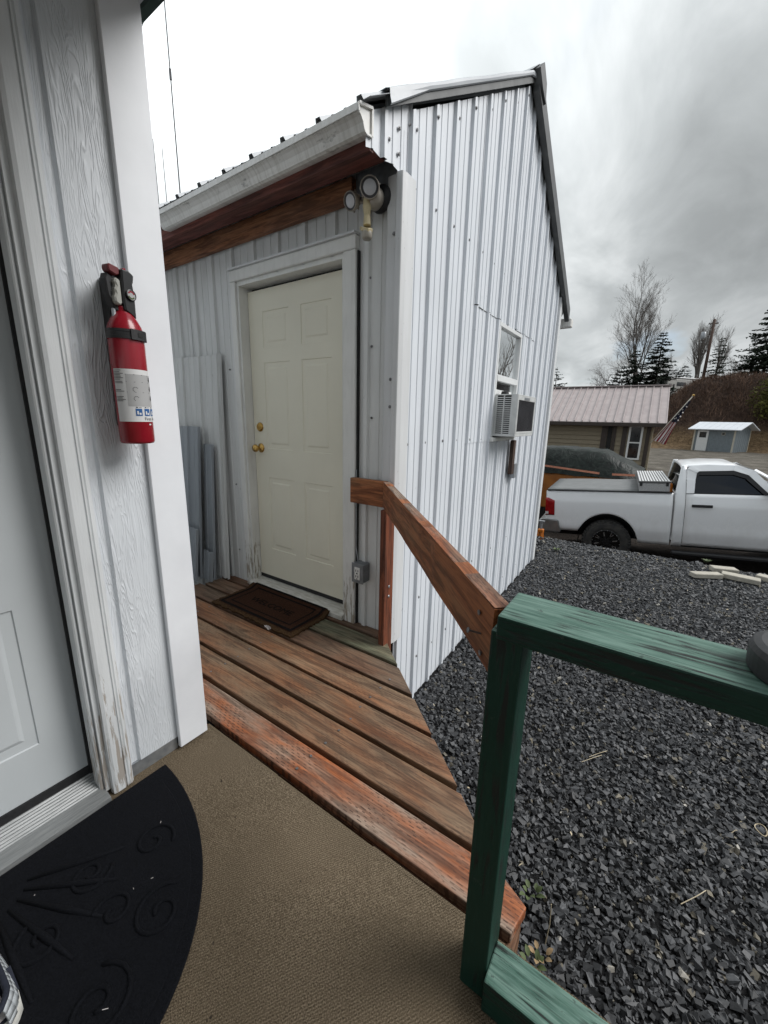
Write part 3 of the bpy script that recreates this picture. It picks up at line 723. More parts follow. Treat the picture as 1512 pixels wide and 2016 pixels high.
MB().box(DXL-.1, DXR+.1, .091, .12, .0, 2.2).build('door_backing', 'black', shed)
# dark flashing strip down the right of the casing
MB().box(CXR+.001, CXR+.010, -.020, -.003, .0, 2.16).build('casing_gap', 'black', shed)

# window in the gable wall
win = MB().box(-.02, .012, WL-.045, WL-.004, WB-.05, WT+.0).build('window', 'shed_casing', shed, bevel=.003)
MB().box(-.02, .014, WL-.002, WR, WT-.032, WT).build('window_frame', 'winwhite', win, bevel=.002)
MB().box(-.02, .014, WR-.032, WR, WB, WT-.033).build('window_frame', 'winwhite', win, bevel=.002)
MB().box(-.02, .014, WL-.002, WL+.03, WB, WT-.033).build('window_frame', 'winwhite', win, bevel=.002)
MB().box(-.018, .018, WL+.031, WR-.033, 1.625, 1.675).build('window_rail', 'winwhite', win, bevel=.002)
MB().box(-.030, -.012, WL+.031, WR-.033, 1.6755, WT-.033).build('window_pane', 'pane', win)
MB().box(-.034, -.022, WL+.031, WR-.12, 1.56, 1.6245).build('window_pane', 'curtain', win)
MB().box(-.033, -.005, WL+.031, WR-.12, 1.525, 1.5595).build('window_rail', 'winwhite', win)
MB().box(-.034, -.020, WR-.119, WR-.033, 1.19, 1.6245).build('window_pane', 'pane', win)
MB().box(-.04, -.034, WL, WR, WB, WT).build('window_backing', 'black', win)
MB().box(-.02, .045, WL-.046, WR-.05, WB-.030, WB+.002).build('window_sill', 'shed_casing', win, bevel=.003)
# brace board and bracket below the air conditioner
br = MB().box(.022, .058, 1.98, 2.05, .80, 1.125).build('brace_board', 'brace', shed, bevel=.002)
MB().box(.0225, .063, 2.052, 2.135, .755, .90).build('bracket', 'zinc', br, bevel=.004)

# ------------------------------------------------------------------ window air conditioner
AX, AY0, AY1, AZ0, AZ1 = .205, 1.485, 2.03, 1.175, 1.515
ac = thing('air_conditioner', 'off-white window air conditioner sticking out of the shed window', 'air conditioner', (.1, 1.75, AZ0))
MB().box(-.03, AX-.012, AY0+.014, AY1-.01, AZ0+.01, AZ1-.01).build('case_core', 'black', ac)
b = MB()
b.box(-.03, AX, AY0, AY1, AZ1-.009, AZ1); b.box(-.03, AX, AY0, AY1, AZ0, AZ0+.022)
b.box(-.03, .035, AY0, AY0+.012, AZ0+.0225, AZ1-.0095); b.box(AX-.055, AX, AY0, AY0+.012, AZ0+.0225, AZ1-.0095)
b.box(AX-.01, AX+.001, AY0+.0125, AY0+.03, AZ0+.0225, AZ1-.0095); b.box(AX-.01, AX+.001, AY1-.03, AY1, AZ0+.0225, AZ1-.0095); b.box(AX-.01, AX+.001, AY0+.0305, AY1-.0305, AZ1-.045, AZ1-.0095); b.box(AX-.01, AX+.001, AY0+.0305, AY1-.0305, AZ0+.0225, AZ0+.04)
b.build('case', 'ac_white', ac, bevel=.002)
n = 18
for i in range(n):
    z = AZ0+.034+(AZ1-AZ0-.06)*i/(n-1); MB().box(.0355, AX-.0555, AY0+.001, AY0+.013, z-.0035, z+.0035).build('louvre', 'ac_white', ac)
MB().box(.088, .096, AY0-.001, AY0+.014, AZ0+.0225, AZ1-.0095).build('louvre_bar', 'ac_white', ac)
b = MB()
for i in range(46): y = AY0+.034+(AY1-AY0-.068)*i/45; b.box(AX-.008, AX-.003, y-.0016, y+.0016, AZ0+.041, AZ1-.046)
b.build('condenser_fins', 'lens_dark', ac)
MB().box(AX+.0012, AX+.004, AY0+.18, AY0+.33, AZ1-.038, AZ1-.018).build('name_plate', 'zinc', ac)
b = MB(); b.lathe([(.0, 0), (.035, .0), (.03, .03), (.0, .035)], (.05, 1.62, AZ1+.0005), (0, 0, 1), 12); b.build('foam_plug', 'gasket', ac)

# ------------------------------------------------------------------ floodlight with motion sensor
FL = Vector((-.105, -.012, 2.352))
fl = thing('floodlight', 'twin floodlight with dangling yellowed motion sensor under the shed eave', 'floodlight', FL)
b = MB(); b.lathe([(0, 0), (.062, 0), (.062, .010), (.052, .030), (.030, .040), (0, .042)], FL+Vector((0, -.012, 0)), (0, -1, 0), 24); b.build('base_plate', 'gasket', fl, smooth=True)
MB().lathe([(0, .0), (.05, 0), (.046, .035), (.03, .045), (0, .047)], FL+Vector((-.012, -.045, -.01)), (0, -1, 0), 20).build('mount', 'fixture', fl, smooth=True)
for (c, d, r_) in ((FL+Vector((-.125, -.10, -.010)), Vector((-.05, -1, -.38)), .041), (FL+Vector((.002, -.115, .010)), Vector((.62, -1, -.35)), .046)):
    d.normalize(); b = MB(); b.lathe([(0, -.062), (r_*.45, -.060), (r_*.62, -.045), (r_*.85, -.03), (r_, -.012), (r_, .008), (r_*.93, .012), (r_*.90, .004)], c, d, 26)
    h = b.build('lamp_head', 'fixture', fl, smooth=True)
    MB().lathe([(r_*.91, .003), (r_*.70, .005), (r_*.68, .007)], c, d, 26).build('lens_rim', 'lens_dark', h)
    MB().lathe([(r_*.69, .006), (r_*.4, .011), (0, .013)], c, d, 26).build('lens', 'lens', h, smooth=True)
    b = MB()
    for k in range(9):
        a = k*2*math.pi/9; s1 = d.cross(Vector((0, 0, 1))).normalized(); s2 = s1.cross(d)
        q = c-d*.03+(s1*math.cos(a)+s2*math.sin(a))*r_*.82; b.beam(q, q+(s1*math.cos(a)+s2*math.sin(a))*.012+d*.012, .006, .006)
    b.build('cooling_fin', 'fixture', h)
    MB().tube([c-d*.05, (c-d*.05+FL+Vector((-.012, -.06, -.01)))/2, FL+Vector((-.012, -.06, -.01))], .014, 10).build('arm', 'fixture', fl, smooth=True)
q = FL+Vector((-.035, -.085, -.050)); SV = lambda x, y, z: Vector((x, y, z))*1.2
b = MB(); b.tube([q+SV(*(0, 0, .03)), q, q+SV(*(0, 0, -.035))], [.018, .022, .014], 12); b.tube([q+SV(*(0, 0, -.033)), q+SV(*(.002, -.002, -.07))], [.016, .020], 12)
b.prism([q+SV(*(-.018, .012, -.068)), q+SV(*(-.022, -.02, -.072)), q+SV(*(.012, -.052, -.092)), q+SV(*(.040, -.045, -.100)), q+SV(*(.044, -.02, -.096)), q+SV(*(.012, .012, -.07))], (-.004, .004, -.014))
b.prism([q+SV(*(-.018, .012, -.075)), q+SV(*(-.024, -.012, -.078)), q+SV(*(-.002, -.012, -.125)), q+SV(*(.006, .012, -.12))], (.012, -.004, 0))
sn = b.build('motion_sensor', 'beige_plastic', fl, bevel=.002)
MB().lathe([(0, 0), (.024, 0), (.026, -.014), (.024, -.034), (.018, -.040), (0, -.041)], q+SV(*(.020, -.026, -.098)), (0, 0, 1), 18).build('sensor_lens', 'sensor_lens', sn, smooth=True)

# ------------------------------------------------------------------ outlet box by the shed door
ob = thing('outlet_box', 'grey weatherproof outlet box on the wall beside the shed door', 'outlet', (-.205, -.01, .31))
MB().box(-.243, -.160, -.072, -.006, .315, .435).build('box', 'outlet_grey', ob, bevel=.005)
MB().box(-.246, -.157, -.079, -.073, .312, .438).build('cover_frame', 'outlet_grey', ob, bevel=.002)
fp = MB().box(-.222, -.181, -.0825, -.0795, .335, .415).build('receptacle', 'white_plastic', ob, bevel=.003)
b = MB()
for z in (.393, .357):
    for dx in (-.008, .008): b.box(-.2015+dx-.0022, -.2015+dx+.0022, -.0836, -.0826, z-.007, z+.007)
    b.box(-.205, -.198, -.0836, -.0826, z-.019, z-.013)
b.box(-.207, -.196, -.0840, -.0826, .372, .378); b.build('socket_slots', 'ink', fp)
MB().tube([(-.235, -.03, .436), (-.252, -.028, .52), (-.254, -.026, .80), (-.255, -.025, 1.0)], .0035, 6).build('cable', 'zinc', ob)

# ------------------------------------------------------------------ sheets of metal leaning by the door
def leaning(x0, x1, h, y_foot, y_top, m, label, z0=.005, skew=0.0, seed=0, thick=.0012):
    t = thing('metal_sheet', label, 'metal sheet', ((x0+x1)/2, y_foot, z0), group='metal sheets leaning on the shed wall')
    P = []
    for q in tbreaks(0, x1-x0, -.05*seed):
        hh = prof(q+.05*seed)*.8; row = []
        for f in (0, .5, 1):
            zz = z0+h*f; row.append((x0+q+skew*f, y_foot+(y_top-y_foot)*f-hh, zz+.004*math.sin(q*9+seed)))
        P.append(row)
    MB().grid(P).build('sheet', m, t, thick=thick)
    # folded side edge
    MB().prism([(x1, y_foot+.001, z0), (x1+.0, y_foot-.02, z0), (x1+skew, y_top-.02, z0+h), (x1+skew, y_top+.001, z0+h)], (.0016, 0, 0)).build('folded_edge', m, t)
    return t
leaning(-2.25, -1.515, 1.725, -.075, -.028, 'steel_dirty', 'tallest beige-white ribbed metal sheet leaning beside the shed door casing', skew=.015)
leaning(-2.45, -1.70, 1.20, -.20, -.11, 'steel_grey', 'wide grey ribbed metal sheet with straight cut top', seed=2, skew=-.01)
leaning(-1.73, -1.60, 1.07, -.145, -.08, 'steel_grey', 'narrow grey metal offcut between the wide and tall sheets', seed=1)
leaning(-2.3, -1.67, .42, -.26, -.215, 'steel_grey', 'short grey ribbed metal offcut in front of the wide sheet', seed=4)
leaning(-1.70, -1.575, .24, -.19, -.165, 'steel_grey', 'shortest pale metal offcut on the deck beside the sheets', seed=3)

# ------------------------------------------------------------------ deck between house and shed
deck = thing('wooden_deck', 'triangular reddish-brown plank deck between the house porch and the shed door', 'deck', (-.3, -.5, -.04))
def dend(y): return .030+1.165*(-y-.088)
ybr = [(-.004, -.078), (-.098, -.238), (-.258, -.402), (-.423, -.567), (-.588, -.732), (-.753, -.897), (-.918, -1.050)]
dm = ['deck_far', 'deck_green', 'deck_far', 'deck', 'deck', 'deck', 'deck_red']
for i, ((y1, y0), m) in enumerate(zip(ybr, dm)):
    xl = -1.62+(.02*math.sin(i*2.3)) if i < 3 else (-1.5 if i < 5 else -.9)
    xr1, xr0 = dend(y1), dend(y0)
    poly = [(xl, y0, -.038), (min(xr0, 1.085), y0, -.038), (min(xr1, 1.085), y1, -.038), (xl, y1, -.038)]
    if i == 6: poly = [(xl, y0, -.038), (1.075, y0, -.038), (1.092, -.965, -.038), (dend(y1), y1, -.038), (xl, y1, -.038)]
    if i == 1:                          # mossy only right of the mat: two butted lengths
        MB().prism([(xl, y0, -.038), (-.47, y0, -.038), (-.47, y1, -.038), (xl, y1, -.038)], (0, 0, .0375)).build('deck_board', 'deck_far', deck, bevel=.004, seg=2)
        poly[0] = (-.469, y0, -.038); poly[-1] = (-.469, y1, -.038)
    MB().prism(poly, (0, 0, .038+.0015*math.sin(i*1.9))).build('deck_board', m, deck, bevel=.004, seg=2)
for x in (-1.45, -.85, -.25, .25): MB().box(x, x+.038, min(-.06, 0)-.98*(1 if x > -.5 else .6), -.03 if x < 0 else dend(0)-x-.05 if False else -.03-(x+.1 if x > 0 else 0), -.178, -.0385).build('joist', 'joist', deck)
MB().beam((-.02, -.10, -.112), (1.045, -1.01, -.112), .038, .14).build('rim_joist', 'joist', deck)
MB().box(-.2, 1.07, -1.052, -1.014, -.20, -.0385).build('rim_joist', 'joist', deck)
MB().beam((1.045, -1.035, -.62), (1.045, -1.035, -.04), .085, .085, up=(1, 0, 0)).build('deck_post', 'joist', deck)
b = MB()                                 # screw heads at the board ends
for i, (y1, y0) in enumerate(ybr):
    for x in (-1.2, -.55, .25):
        for y in (y1-.03, y0+.03):
            if x < dend(y)-.1: b.lathe([(0, .0014), (.0055, .0014), (.006, 0)], (x+.01*math.sin(i*7+y*90), y, .0012), (0, 0, 1), 7)
o = b.build('deck_screw', 'screw', deck); o['kind'] = 'stuff'

# ------------------------------------------------------------------ brown handrail from the shed corner to the green post
rail = thing('handrail', 'brown stained timber handrail running diagonally from shed corner to green post', 'handrail', (-.06, -.08, 0))
A0 = Vector((.0, -.080, .889)); B0 = Vector((1.005, -1.155, .872))
# main board built along local x so that the grain follows it
L = (B0-A0).length; rb = MB()
segs = 14
vs = []
for i in range(segs+1):
    u = L*i/segs; wob = .002*math.sin(i*1.7); notch = .010 if abs(u-.93) < .06 else 0
    vs.append([(u, -.019, -.070+wob), (u, .019, -.070+wob), (u, .019, .070+wob), (u, -.019+notch, .070+wob)])
for i in range(segs):
    for k in range(4):
        a, b2, c, d = vs[i][k], vs[i][(k+1) % 4], vs[i+1][(k+1) % 4], vs[i+1][k]; rb.add([a, b2, c, d], [(0, 1, 2, 3)])
rb.add(vs[0], [(3, 2, 1, 0)]); rb.add(vs[-1], [(0, 1, 2, 3)])
ro = rb.build('rail_board', 'rail_side', rail, world=False); dr_ = (B0-A0).normalized()
ro.rotation_euler = dr_.to_track_quat('X', 'Z').to_euler(); ro.location = A0-rail.location
# incised top face as its own thin strip
tb = MB().box(.002, L-.002, -.0175, .0185, .0705, .0712); to = tb.build('rail_top', 'deck_red', rail, world=False); to.rotation_euler = ro.rotation_euler; to.location = ro.location
sb = MB().box(-.258, -.012, -.081, -.043, .812, .958).build('short_board', 'rail_side', rail, bevel=.003)
MB().box(.004, .042, -.140, -.053, -.10, .812).build('post', 'post_red', rail, bevel=.003)
b = MB()
for (t, z) in ((.965, -.02), (.972, -.052), (.958, .03)):
    q = A0+(B0-A0)*t+Vector((0, 0, z)); nrm = Vector((-dr_.y*-1, dr_.x*-1, 0)).normalized(); nrm = Vector((dr_.y, -dr_.x, 0)).normalized()
    ln = .050 if t == .965 else .022; tipd = (nrm+(Vector((0, 0, .35)) if t == .965 else Vector((0, 0, 0)))).normalized(); MB().tube([q, q+tipd*ln], .0022, 6).build('nail', 'screw', rail); MB().lathe([(0, .003), (.006, .002), (.006, 0)], q+tipd*ln, tipd, 8).build('nail_head', 'screw', rail)
for z in (.30, .36): MB().lathe([(0, .004), (.007, .003), (.009, 0)], (.043, -.095, z), (1, 0, 0), 8).build('post_screw', 'zinc', rail)

# ------------------------------------------------------------------ green porch railing
gr = thing('porch_railing', 'dark green painted porch railing with flaking top rail', 'railing', (1.03, -1.16, 0))
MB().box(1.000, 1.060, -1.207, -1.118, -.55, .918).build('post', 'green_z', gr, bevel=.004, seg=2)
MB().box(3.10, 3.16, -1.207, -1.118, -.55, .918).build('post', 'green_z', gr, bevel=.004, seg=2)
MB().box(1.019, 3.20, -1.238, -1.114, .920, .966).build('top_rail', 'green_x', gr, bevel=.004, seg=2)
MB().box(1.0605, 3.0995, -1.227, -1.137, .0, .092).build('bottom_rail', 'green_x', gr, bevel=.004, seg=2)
lid = MB().lathe([(0, .042), (.066, .042), (.074, .038), (.078, .030), (.076, .0), (0, 0)], (1.432, -1.168, .9665), (0, 0, 1), 48)
lid = lid.build('round_lid', 'lid_plastic', None, smooth=False, loc=(1.432, -1.168, .9665), bevel=.002)
tag(lid, 'thick round matt black plastic lid resting on the green top rail', 'lid')

# ------------------------------------------------------------------ house with its door
HX = -.20
hs = thing('white_house', 'white wood-grain sided house with scuffed pale door and chipped casing', 'house', (-.3, -2.0, -.6))
MB().box(-6.5, HX-.115, -8, -1.16, -.6, 2.46).build('wall_core', 'black', hs)
def sid(y0, y1, grooves, z0=.052, z1=2.46):
    P = []; ys = [y0, y1]
    for g_ in grooves: ys += [g_-.016, g_-.009, g_+.009, g_+.016]
    for y in sorted(ys):
        d = -.011 if any(abs(y-g_) < .010 for g_ in grooves) else 0
        P.append([(HX+d, y, z) for z in np.linspace(z0, z1, 3)])
    return MB().grid(P)
sid(-1.41, -1.22, [-1.378]).build('siding_sheet', 'siding', hs, thick=.01)
sid(-8, -2.50, [-2.7-.2*i for i in range(26)]).build('siding_sheet', 'siding', hs, thick=.01)
P = [[(x, -1.135, z) for z in (-.3, 1, 2.46)] for x in np.linspace(-6.5, HX-.09, 6)]
MB().grid(P).build('siding_sheet', 'siding', hs, thick=.01)
MB().box(HX-.112, HX-.026, -1.46, -1.1455, 0, 2.46).build('wall_fill', 'black', hs)
MB().box(HX+.001, HX+.021, -1.226, -1.112, .012, 2.46).build('corner_board', 'white_board', hs, bevel=.002)
MB().box(HX-.10, HX, -1.134, -1.113, .012, 2.46).build('corner_board', 'white_board', hs, bevel=.002)
MB().box(HX-.012, HX-.003, -1.40, -1.227, .0, .051).build('base_flashing', 'zinc', hs)
# fluted casing: profile extruded in z
cp = [(-1.398, HX), (-1.398, HX+.012), (-1.404, HX+.020), (-1.412, HX+.022), (-1.416, HX+.019), (-1.4175, HX+.0235), (-1.4215, HX+.0235), (-1.423, HX+.019), (-1.4255, HX+.019), (-1.427, HX+.024), (-1.455, HX+.024), (-1.464, HX+.020), (-1.466, HX+.010), (-1.466, HX)]
MB().prism([(x, y, .004) for y, x in cp], (0, 0, 2.30)).build('door_casing', 'casing', hs)
MB().prism([(x, -3.876-y, .004) for y, x in cp], (0, 0, 2.30)).build('door_casing', 'casing', hs)
MB().box(HX, HX+.024, -2.48, -1.395, 2.306, 2.40).build('door_casing', 'casing', hs)
HDX = -.302                              # door face
for y0, y1, sg in ((-1.4805, -1.4662, 1), (-2.4098, -2.3955, -1)):
    MB().box(HDX-.05, HX+.004, y0, y1, .02, 2.30).build('door_jamb', 'casing', hs)
    q = -1.481 if sg == 1 else -2.395
    MB().box(HDX+.046, HX-.006, q-.012 if sg == 1 else q, q if sg == 1 else q+.012, .02, 2.30).build('door_stop', 'casing', hs, bevel=.004)
    MB().box(HDX+.002, HDX+.012, q-.010 if sg == 1 else q, q if sg == 1 else q+.010, .02, 2.2).build('weatherstrip', 'gasket', hs)
hd = MB().box(HDX-.044, HDX-.0045, -2.388, -1.488, .075, 2.12).build('door', 'house_door', hs)
panel_door(-2.388, -1.488, .075, 2.12, HDX, 1, [(-2.388+.115, -2.388+.385), (-1.488-.385, -1.488-.115)], [(.25, .72), (.92, 1.52), (1.62, 1.92)], 'x').build('door_face', 'house_door', hd)
MB().box(HDX-.044, HDX+.006, -2.388, -1.482, .040, .074).build('door_sweep', 'gasket', hd)
MB().lathe([(0, 0), (.033, 0), (.033, .005), (.012, .012), (.012, .032), (.028, .045), (.027, .06), (0, .068)], (HDX, -2.32, 1.0), (1, 0, 0), 20).build('door_knob', 'brass', hd, smooth=True)
# aluminium threshold: ridged prism
tp = [(HDX-.04, .0), (HDX-.04, .044)]; xx = HDX+.004
for i in range(7): tp += [(xx, .042-.002*i), (xx+.003, .046-.002*i), (xx+.007, .046-.002*i), (xx+.010, .042-.002*i)]; xx += .0118
tp += [(xx+.006, .028), (xx+.055, .020), (xx+.058, .004), (xx+.058, 0)]
MB().prism([(x, -1.4805, z) for x, z in tp], (0, -.915, 0)).build('threshold', 'alu', hs)
# eave and porch roof
MB().box(-.34, 1.9, -1.082, -1.058, 2.45, 2.62).build('eave_fascia', 'green_fascia', hs)
MB().prism([(-.9, -1.083, 2.462), (-.9, -7.5, 2.462), (-.9, -7.5, 2.50), (-.9, -1.083, 2.50)], (2.8, 0, 0)).build('porch_ceiling', 'white_board', hs)
MB().box(-7, 1.95, -8.2, -1.057, 2.63, 2.67).build('roof', 'dark_trim', hs)
for y in (-3.4,): MB().box(1.78, 1.88, y, y+.1, -.15, 2.45).build('porch_post', 'white_board', hs)

# ------------------------------------------------------------------ porch floor with carpet
pf = thing('porch_floor', 'porch floor covered in tan outdoor carpet with dark specks', 'porch', (.8, -2.5, -.6))
MB().box(HX-.11, 3.3, -7.5, -1.078, -.16, -.013).build('floor_frame', 'joist', pf)
P = [[(x, y, 0.0+.0015*math.sin(x*5)*math.sin(y*4)) for y in np.linspace(-7.5, -1.090, 12)] for x in np.linspace(HX-.02, 3.3, 8)]
MB().grid(P).build('carpet', 'carpet', pf)
cb = MB()
for i in range(8):
    x0 = HX-.02+(3.5/8)*i; cb.box(x0, x0+3.5/8-.0005, -1.090, -1.080-.002*math.sin(i*2), -.03, 0.0)
cb.build('carpet_edge', 'carpet', pf)
for x in (-.1, 1.3, 2.9): MB().box(x, x+.14, -1.6, -1.46, -.66, -.161).build('pier', 'concrete', pf)
MB().box(-.2, 3.3, -1.12, -1.095, -.62, -.161).build('skirting', 'green_fascia', pf)

# ------------------------------------------------------------------ mats
hm = thing('half_round_mat', 'black half-round doormat with embossed scrolls before the house door', 'doormat', (.1, -1.8, 0.002))
ex = [(-.17+.70*math.sin(t), -1.8+.50*math.cos(t)) for t in np.linspace(.02, math.pi-.02, 48)]
MB().prism([(x, y, .003) for x, y in ex], (0, 0, .008)).build('mat_base', 'blackmat', hm, bevel=.003)
ex2 = [(-.12+.62*math.sin(t), -1.8+.455*math.cos(t)) for t in np.linspace(.06, math.pi-.06, 48)]
MB().prism([(x, y, .0112) for x, y in ex2], (0, 0, .004)).build('mat_pile', 'blackmat', hm, bevel=.002)
def scroll(cx, cy, r0, turns, a0, sg):
    pts = []
    for i in range(28):
        f = i/27; a = a0+sg*turns*2*math.pi*f; r_ = r0*(1-.85*f); pts.append((cx+r_*math.cos(a), cy+r_*math.sin(a), .0155))
    return pts
k = 0
for (cx, cy, r0, tu, a0, sg) in ((.30, -1.55, .07, 1.4, 2.0, 1), (.36, -1.72, .075, 1.5, 2.6, -1), (.10, -1.47, .06, 1.3, .6, 1), (.20, -1.62, .05, 1.2, 4.0, -1), (.05, -1.62, .055, 1.4, 1.2, -1), (.40, -1.9, .07, 1.4, 2.4, 1), (.22, -1.98, .07, 1.4, .4, -1), (.12, -1.75, .06, 1.3, 3.3, 1)):
    MB().tube(scroll(cx, cy, r0, tu, a0, sg), .0055, 6).build('embossed_scroll', 'blackmat', hm, smooth=True)
for i in range(9):
    a = R(-62+15.5*i); c = Vector((-.12, -1.8, .0155)); d = Vector((math.cos(a), math.sin(a)*.85, 0)); MB().tube([c+d*.10, c+d*.25, c+d*.36], [.004, .009, .004], 6).build('embossed_ray', 'blackmat', hm, smooth=True)
b = MB()
for i in range(12):
    x = rng.uniform(-.1, .5); y = rng.uniform(-2.0, -1.36)
    if ((x+.17)/.66)**2+((y+1.8)/.46)**2 < 1:
        a = rng.uniform(0, 6.28); l = rng.uniform(.002, .006) if i > 5 else .012; b.beam((x, y, .0172), (x+l*math.cos(a), y+l*math.sin(a), .0175), .0012, .0008)
o = b.build('lint', 'flag_white', hm); o['kind'] = 'stuff'

wm_ = thing('welcome_mat', 'dark brown coir doormat reading WELCOME with black border at the shed door', 'doormat', (-.86, -.22, .001))
WX0, WX1, WY0, WY1 = -1.250, -.450, -.405, -.020
def wz(y): return .004+.022*sstep(-.12, -.05, y)
def matgrid(x0, x1, y0, y1, z, m, nm, parent, n=14):
    P = [[(x, y, float(wz(y))+z) for y in np.linspace(y0, y1, n)] for x in np.linspace(x0, x1, n)]
    return MB().grid(P).build(nm, m, parent)
edge = []
for i in range(120):
    f = i/30; s_, t_ = int(f) % 4, f % 1; j = rng.uniform(-.007, .007)
    edge.append([(WX0+(WX1-WX0)*t_, WY0+j), (WX1+j, WY0+(WY1-WY0)*t_), (WX1-(WX1-WX0)*t_, WY1+j*.4), (WX0+j, WY1-(WY1-WY0)*t_)][s_])
b = MB(); c_ = ((WX0+WX1)/2, (WY0+WY1)/2)
for i in range(120):
    p0, p1 = edge[i], edge[(i+1) % 120]
    b.add([(*p0, .002+wz(p0[1])-.004), (*p1, .002+wz(p1[1])-.004), (*p1, wz(p1[1])+.010), (*p0, wz(p0[1])+.010)], [(0, 1, 2, 3)])
    q0 = (p0[0]+(c_[0]-p0[0])*.14, p0[1]+(c_[1]-p0[1])*.22); q1 = (p1[0]+(c_[0]-p1[0])*.14, p1[1]+(c_[1]-p1[1])*.22)
    b.add([(*p0, wz(p0[1])+.010), (*p1, wz(p1[1])+.010), (*q1, wz(q1[1])+.013), (*q0, wz(q0[1])+.013)], [(0, 1, 2, 3)])
b.build('frayed_edge', 'coir_edge', wm_)
matgrid(WX0+.03, WX1-.03, WY0+.03, WY1-.02, .0142, 'coir', 'mat_pile', wm_)
def frame(x0, x1, y0, y1, w_, z):
    for a in ((x0, x1, y0, y0+w_), (x0, x1, y1-w_, y1), (x0, x0+w_, y0+w_, y1-w_), (x1-w_, x1, y0+w_, y1-w_)): matgrid(*a, z, 'coir_black', 'border_stripe', wm_, 8)
frame(WX0+.04, WX1-.04, WY0+.035, WY1-.022, .020, .0162); frame(WX0+.10, WX1-.10, WY0+.085, WY1-.062, .010, .0162)
v, f = text_mesh('WELCOME', .085, .001)
b = MB(); b.add([(c_[0]+x*1.0, c_[1]+y*.9, wz(c_[1])+.0158+z) for x, y, z in v], f); b.build('lettering', 'coir_black', wm_)
b = MB()                                 # white feather
for i in range(9):
    t_ = i/8; b.beam((-.66+.05*t_, -.425+.018*t_-.03*t_*t_, .026), (-.66+.05*t_+.012, -.425+.018*t_-.03*t_*t_+.012*(-1)**i, .028), .004, .0008)
b.beam((-.665, -.422, .0255), (-.60, -.44, .0255), .003, .001); tag(b.build('feather', 'flag_white', None, loc=(-.64, -.43, .025)), 'small white feather on the front edge of the coir doormat', 'feather')

# ------------------------------------------------------------------ sneaker at the edge of the half-round mat
sh = thing('sneaker', 'white sneaker with navy lining standing on the black half-round mat', 'shoe', (.138, -1.866, .012), (0, 0, R(6)))
def shoe_sec(t):                         # t 0 heel (x=+.13) .. 1 toe (x=-.15)
    w_ = .034+.012*math.sin(math.pi*min(1, t*1.15))+.006*t; w_ *= (min(1, (t+.015)/.10))**.5 if t < .10 else 1; w_ *= (min(1, (1.01-t)/.16))**.5 if t > .84 else 1
    return .13-.28*t, w_
rowS, rowU, rowN = [], [], []
for i in range(22):
    t_ = i/21; x_, w_ = shoe_sec(t_); top = .085-.03*sstep(.35, .9, np.array(t_)) if True else 0
    rowS.append([(x_, w_*math.cos(a)*1.10, .0 if a_i in (0, 8) else z_) for a_i, (a, z_) in enumerate([(0, 0), (0, .008), (0, .030), (.5, .032), (math.pi/2, .032), (math.pi-.5, .032), (math.pi, .030), (math.pi, .008), (math.pi, 0)])])
    h = float(top); open_ = t_ < .52
    prof_ = [(1.0, .030), (1.0, .045), (.88, h*.8), (.72, h), (.60 if open_ else .3, h+.002 if not open_ else h-.001), (-.60 if open_ else -.3, h+.002 if not open_ else h-.001), (-.72, h), (-.88, h*.8), (-1.0, .045), (-1.0, .030)]
    rowU.append([(x_-(.012 if False else 0), w_*p_, z_) for p_, z_ in prof_])
MB().grid(rowS).build('sole', 'shoe_white', sh, world=False, smooth=True)
u_ = MB()
for i in range(21):
    for j in range(9):
        if j == 4 and i < 11: continue
        u_.add([rowU[i][j], rowU[i][j+1], rowU[i+1][j+1], rowU[i+1][j]], [(0, 1, 2, 3)])
u_.build('upper', 'shoe_mesh', sh, world=False, smooth=True, thick=.003)
col_ = [(r_[3][0]-.003, r_[3][1]*.98, r_[3][2]+.002) for r_ in rowU[:12]]; col2 = [(r_[6][0]-.003, r_[6][1]*.98, r_[6][2]+.002) for r_ in rowU[:12]]
MB().tube(col_[::-1]+col2, .006, 8).build('collar', 'navy', sh, world=False, smooth=True)
MB().box(-.02, .110, -.022, .022, .034, .040).build('insole', 'flag_white', sh, world=False)
MB().box(-.02, .118, -.030, .030, .0325, .0335).build('lining', 'navy', sh, world=False)
for sg in (-1, 1): MB().beam((.085, sg*.041, .040), (.045, sg*.044, .072), .006, .012, up=(0, 1, 0)).build('stripe', 'navy', sh, world=False)

# ------------------------------------------------------------------ fire extinguisher
EC = Vector((-.122, -1.279, 1.206)); ER = .0465
fe = thing('fire_extinguisher', 'red fire extinguisher with black head strapped to the white house wall', 'fire extinguisher', EC)
MB().lathe([(0, .004), (.034, 0), (ER-.003, .002), (ER, .008), (ER, .318), (ER-.004, .335), (ER-.012, .352), (ER-.022, .366), (.018, .374), (.018, .386)], EC, (0, 0, 1), 40).build('cylinder', 'red_paint', fe, smooth=True)
def cyl(az, z, dr=.0): a = R(az); return (EC.x+(ER+dr)*math.cos(a), EC.y+(ER+dr)*math.sin(a), EC.z+z)
def patch(a0, a1, z0, z1, dr, m, nm, par, n=16): return MB().grid([[cyl(a0+(a1-a0)*i/n, z, dr) for z in (z0, z1)] for i in range(n+1)]).build(nm, m, par, smooth=True)
lb = patch(-82, 120, .066, .214, .0006, 'label', 'label', fe, 30)
patch(-40, 118, .110, .200, .0009, 'label_grey', 'instruction_panel', lb, 20)
b = MB()
def ink(a0, a1, z0, z1, dr=.0013, n=6): b.grid([[cyl(a0+(a1-a0)*i/n, z, dr) for z in (z0, z1)] for i in range(n+1)])
for z in (.1985, .178, .1495): ink(-40, 118, z, z+.0009)
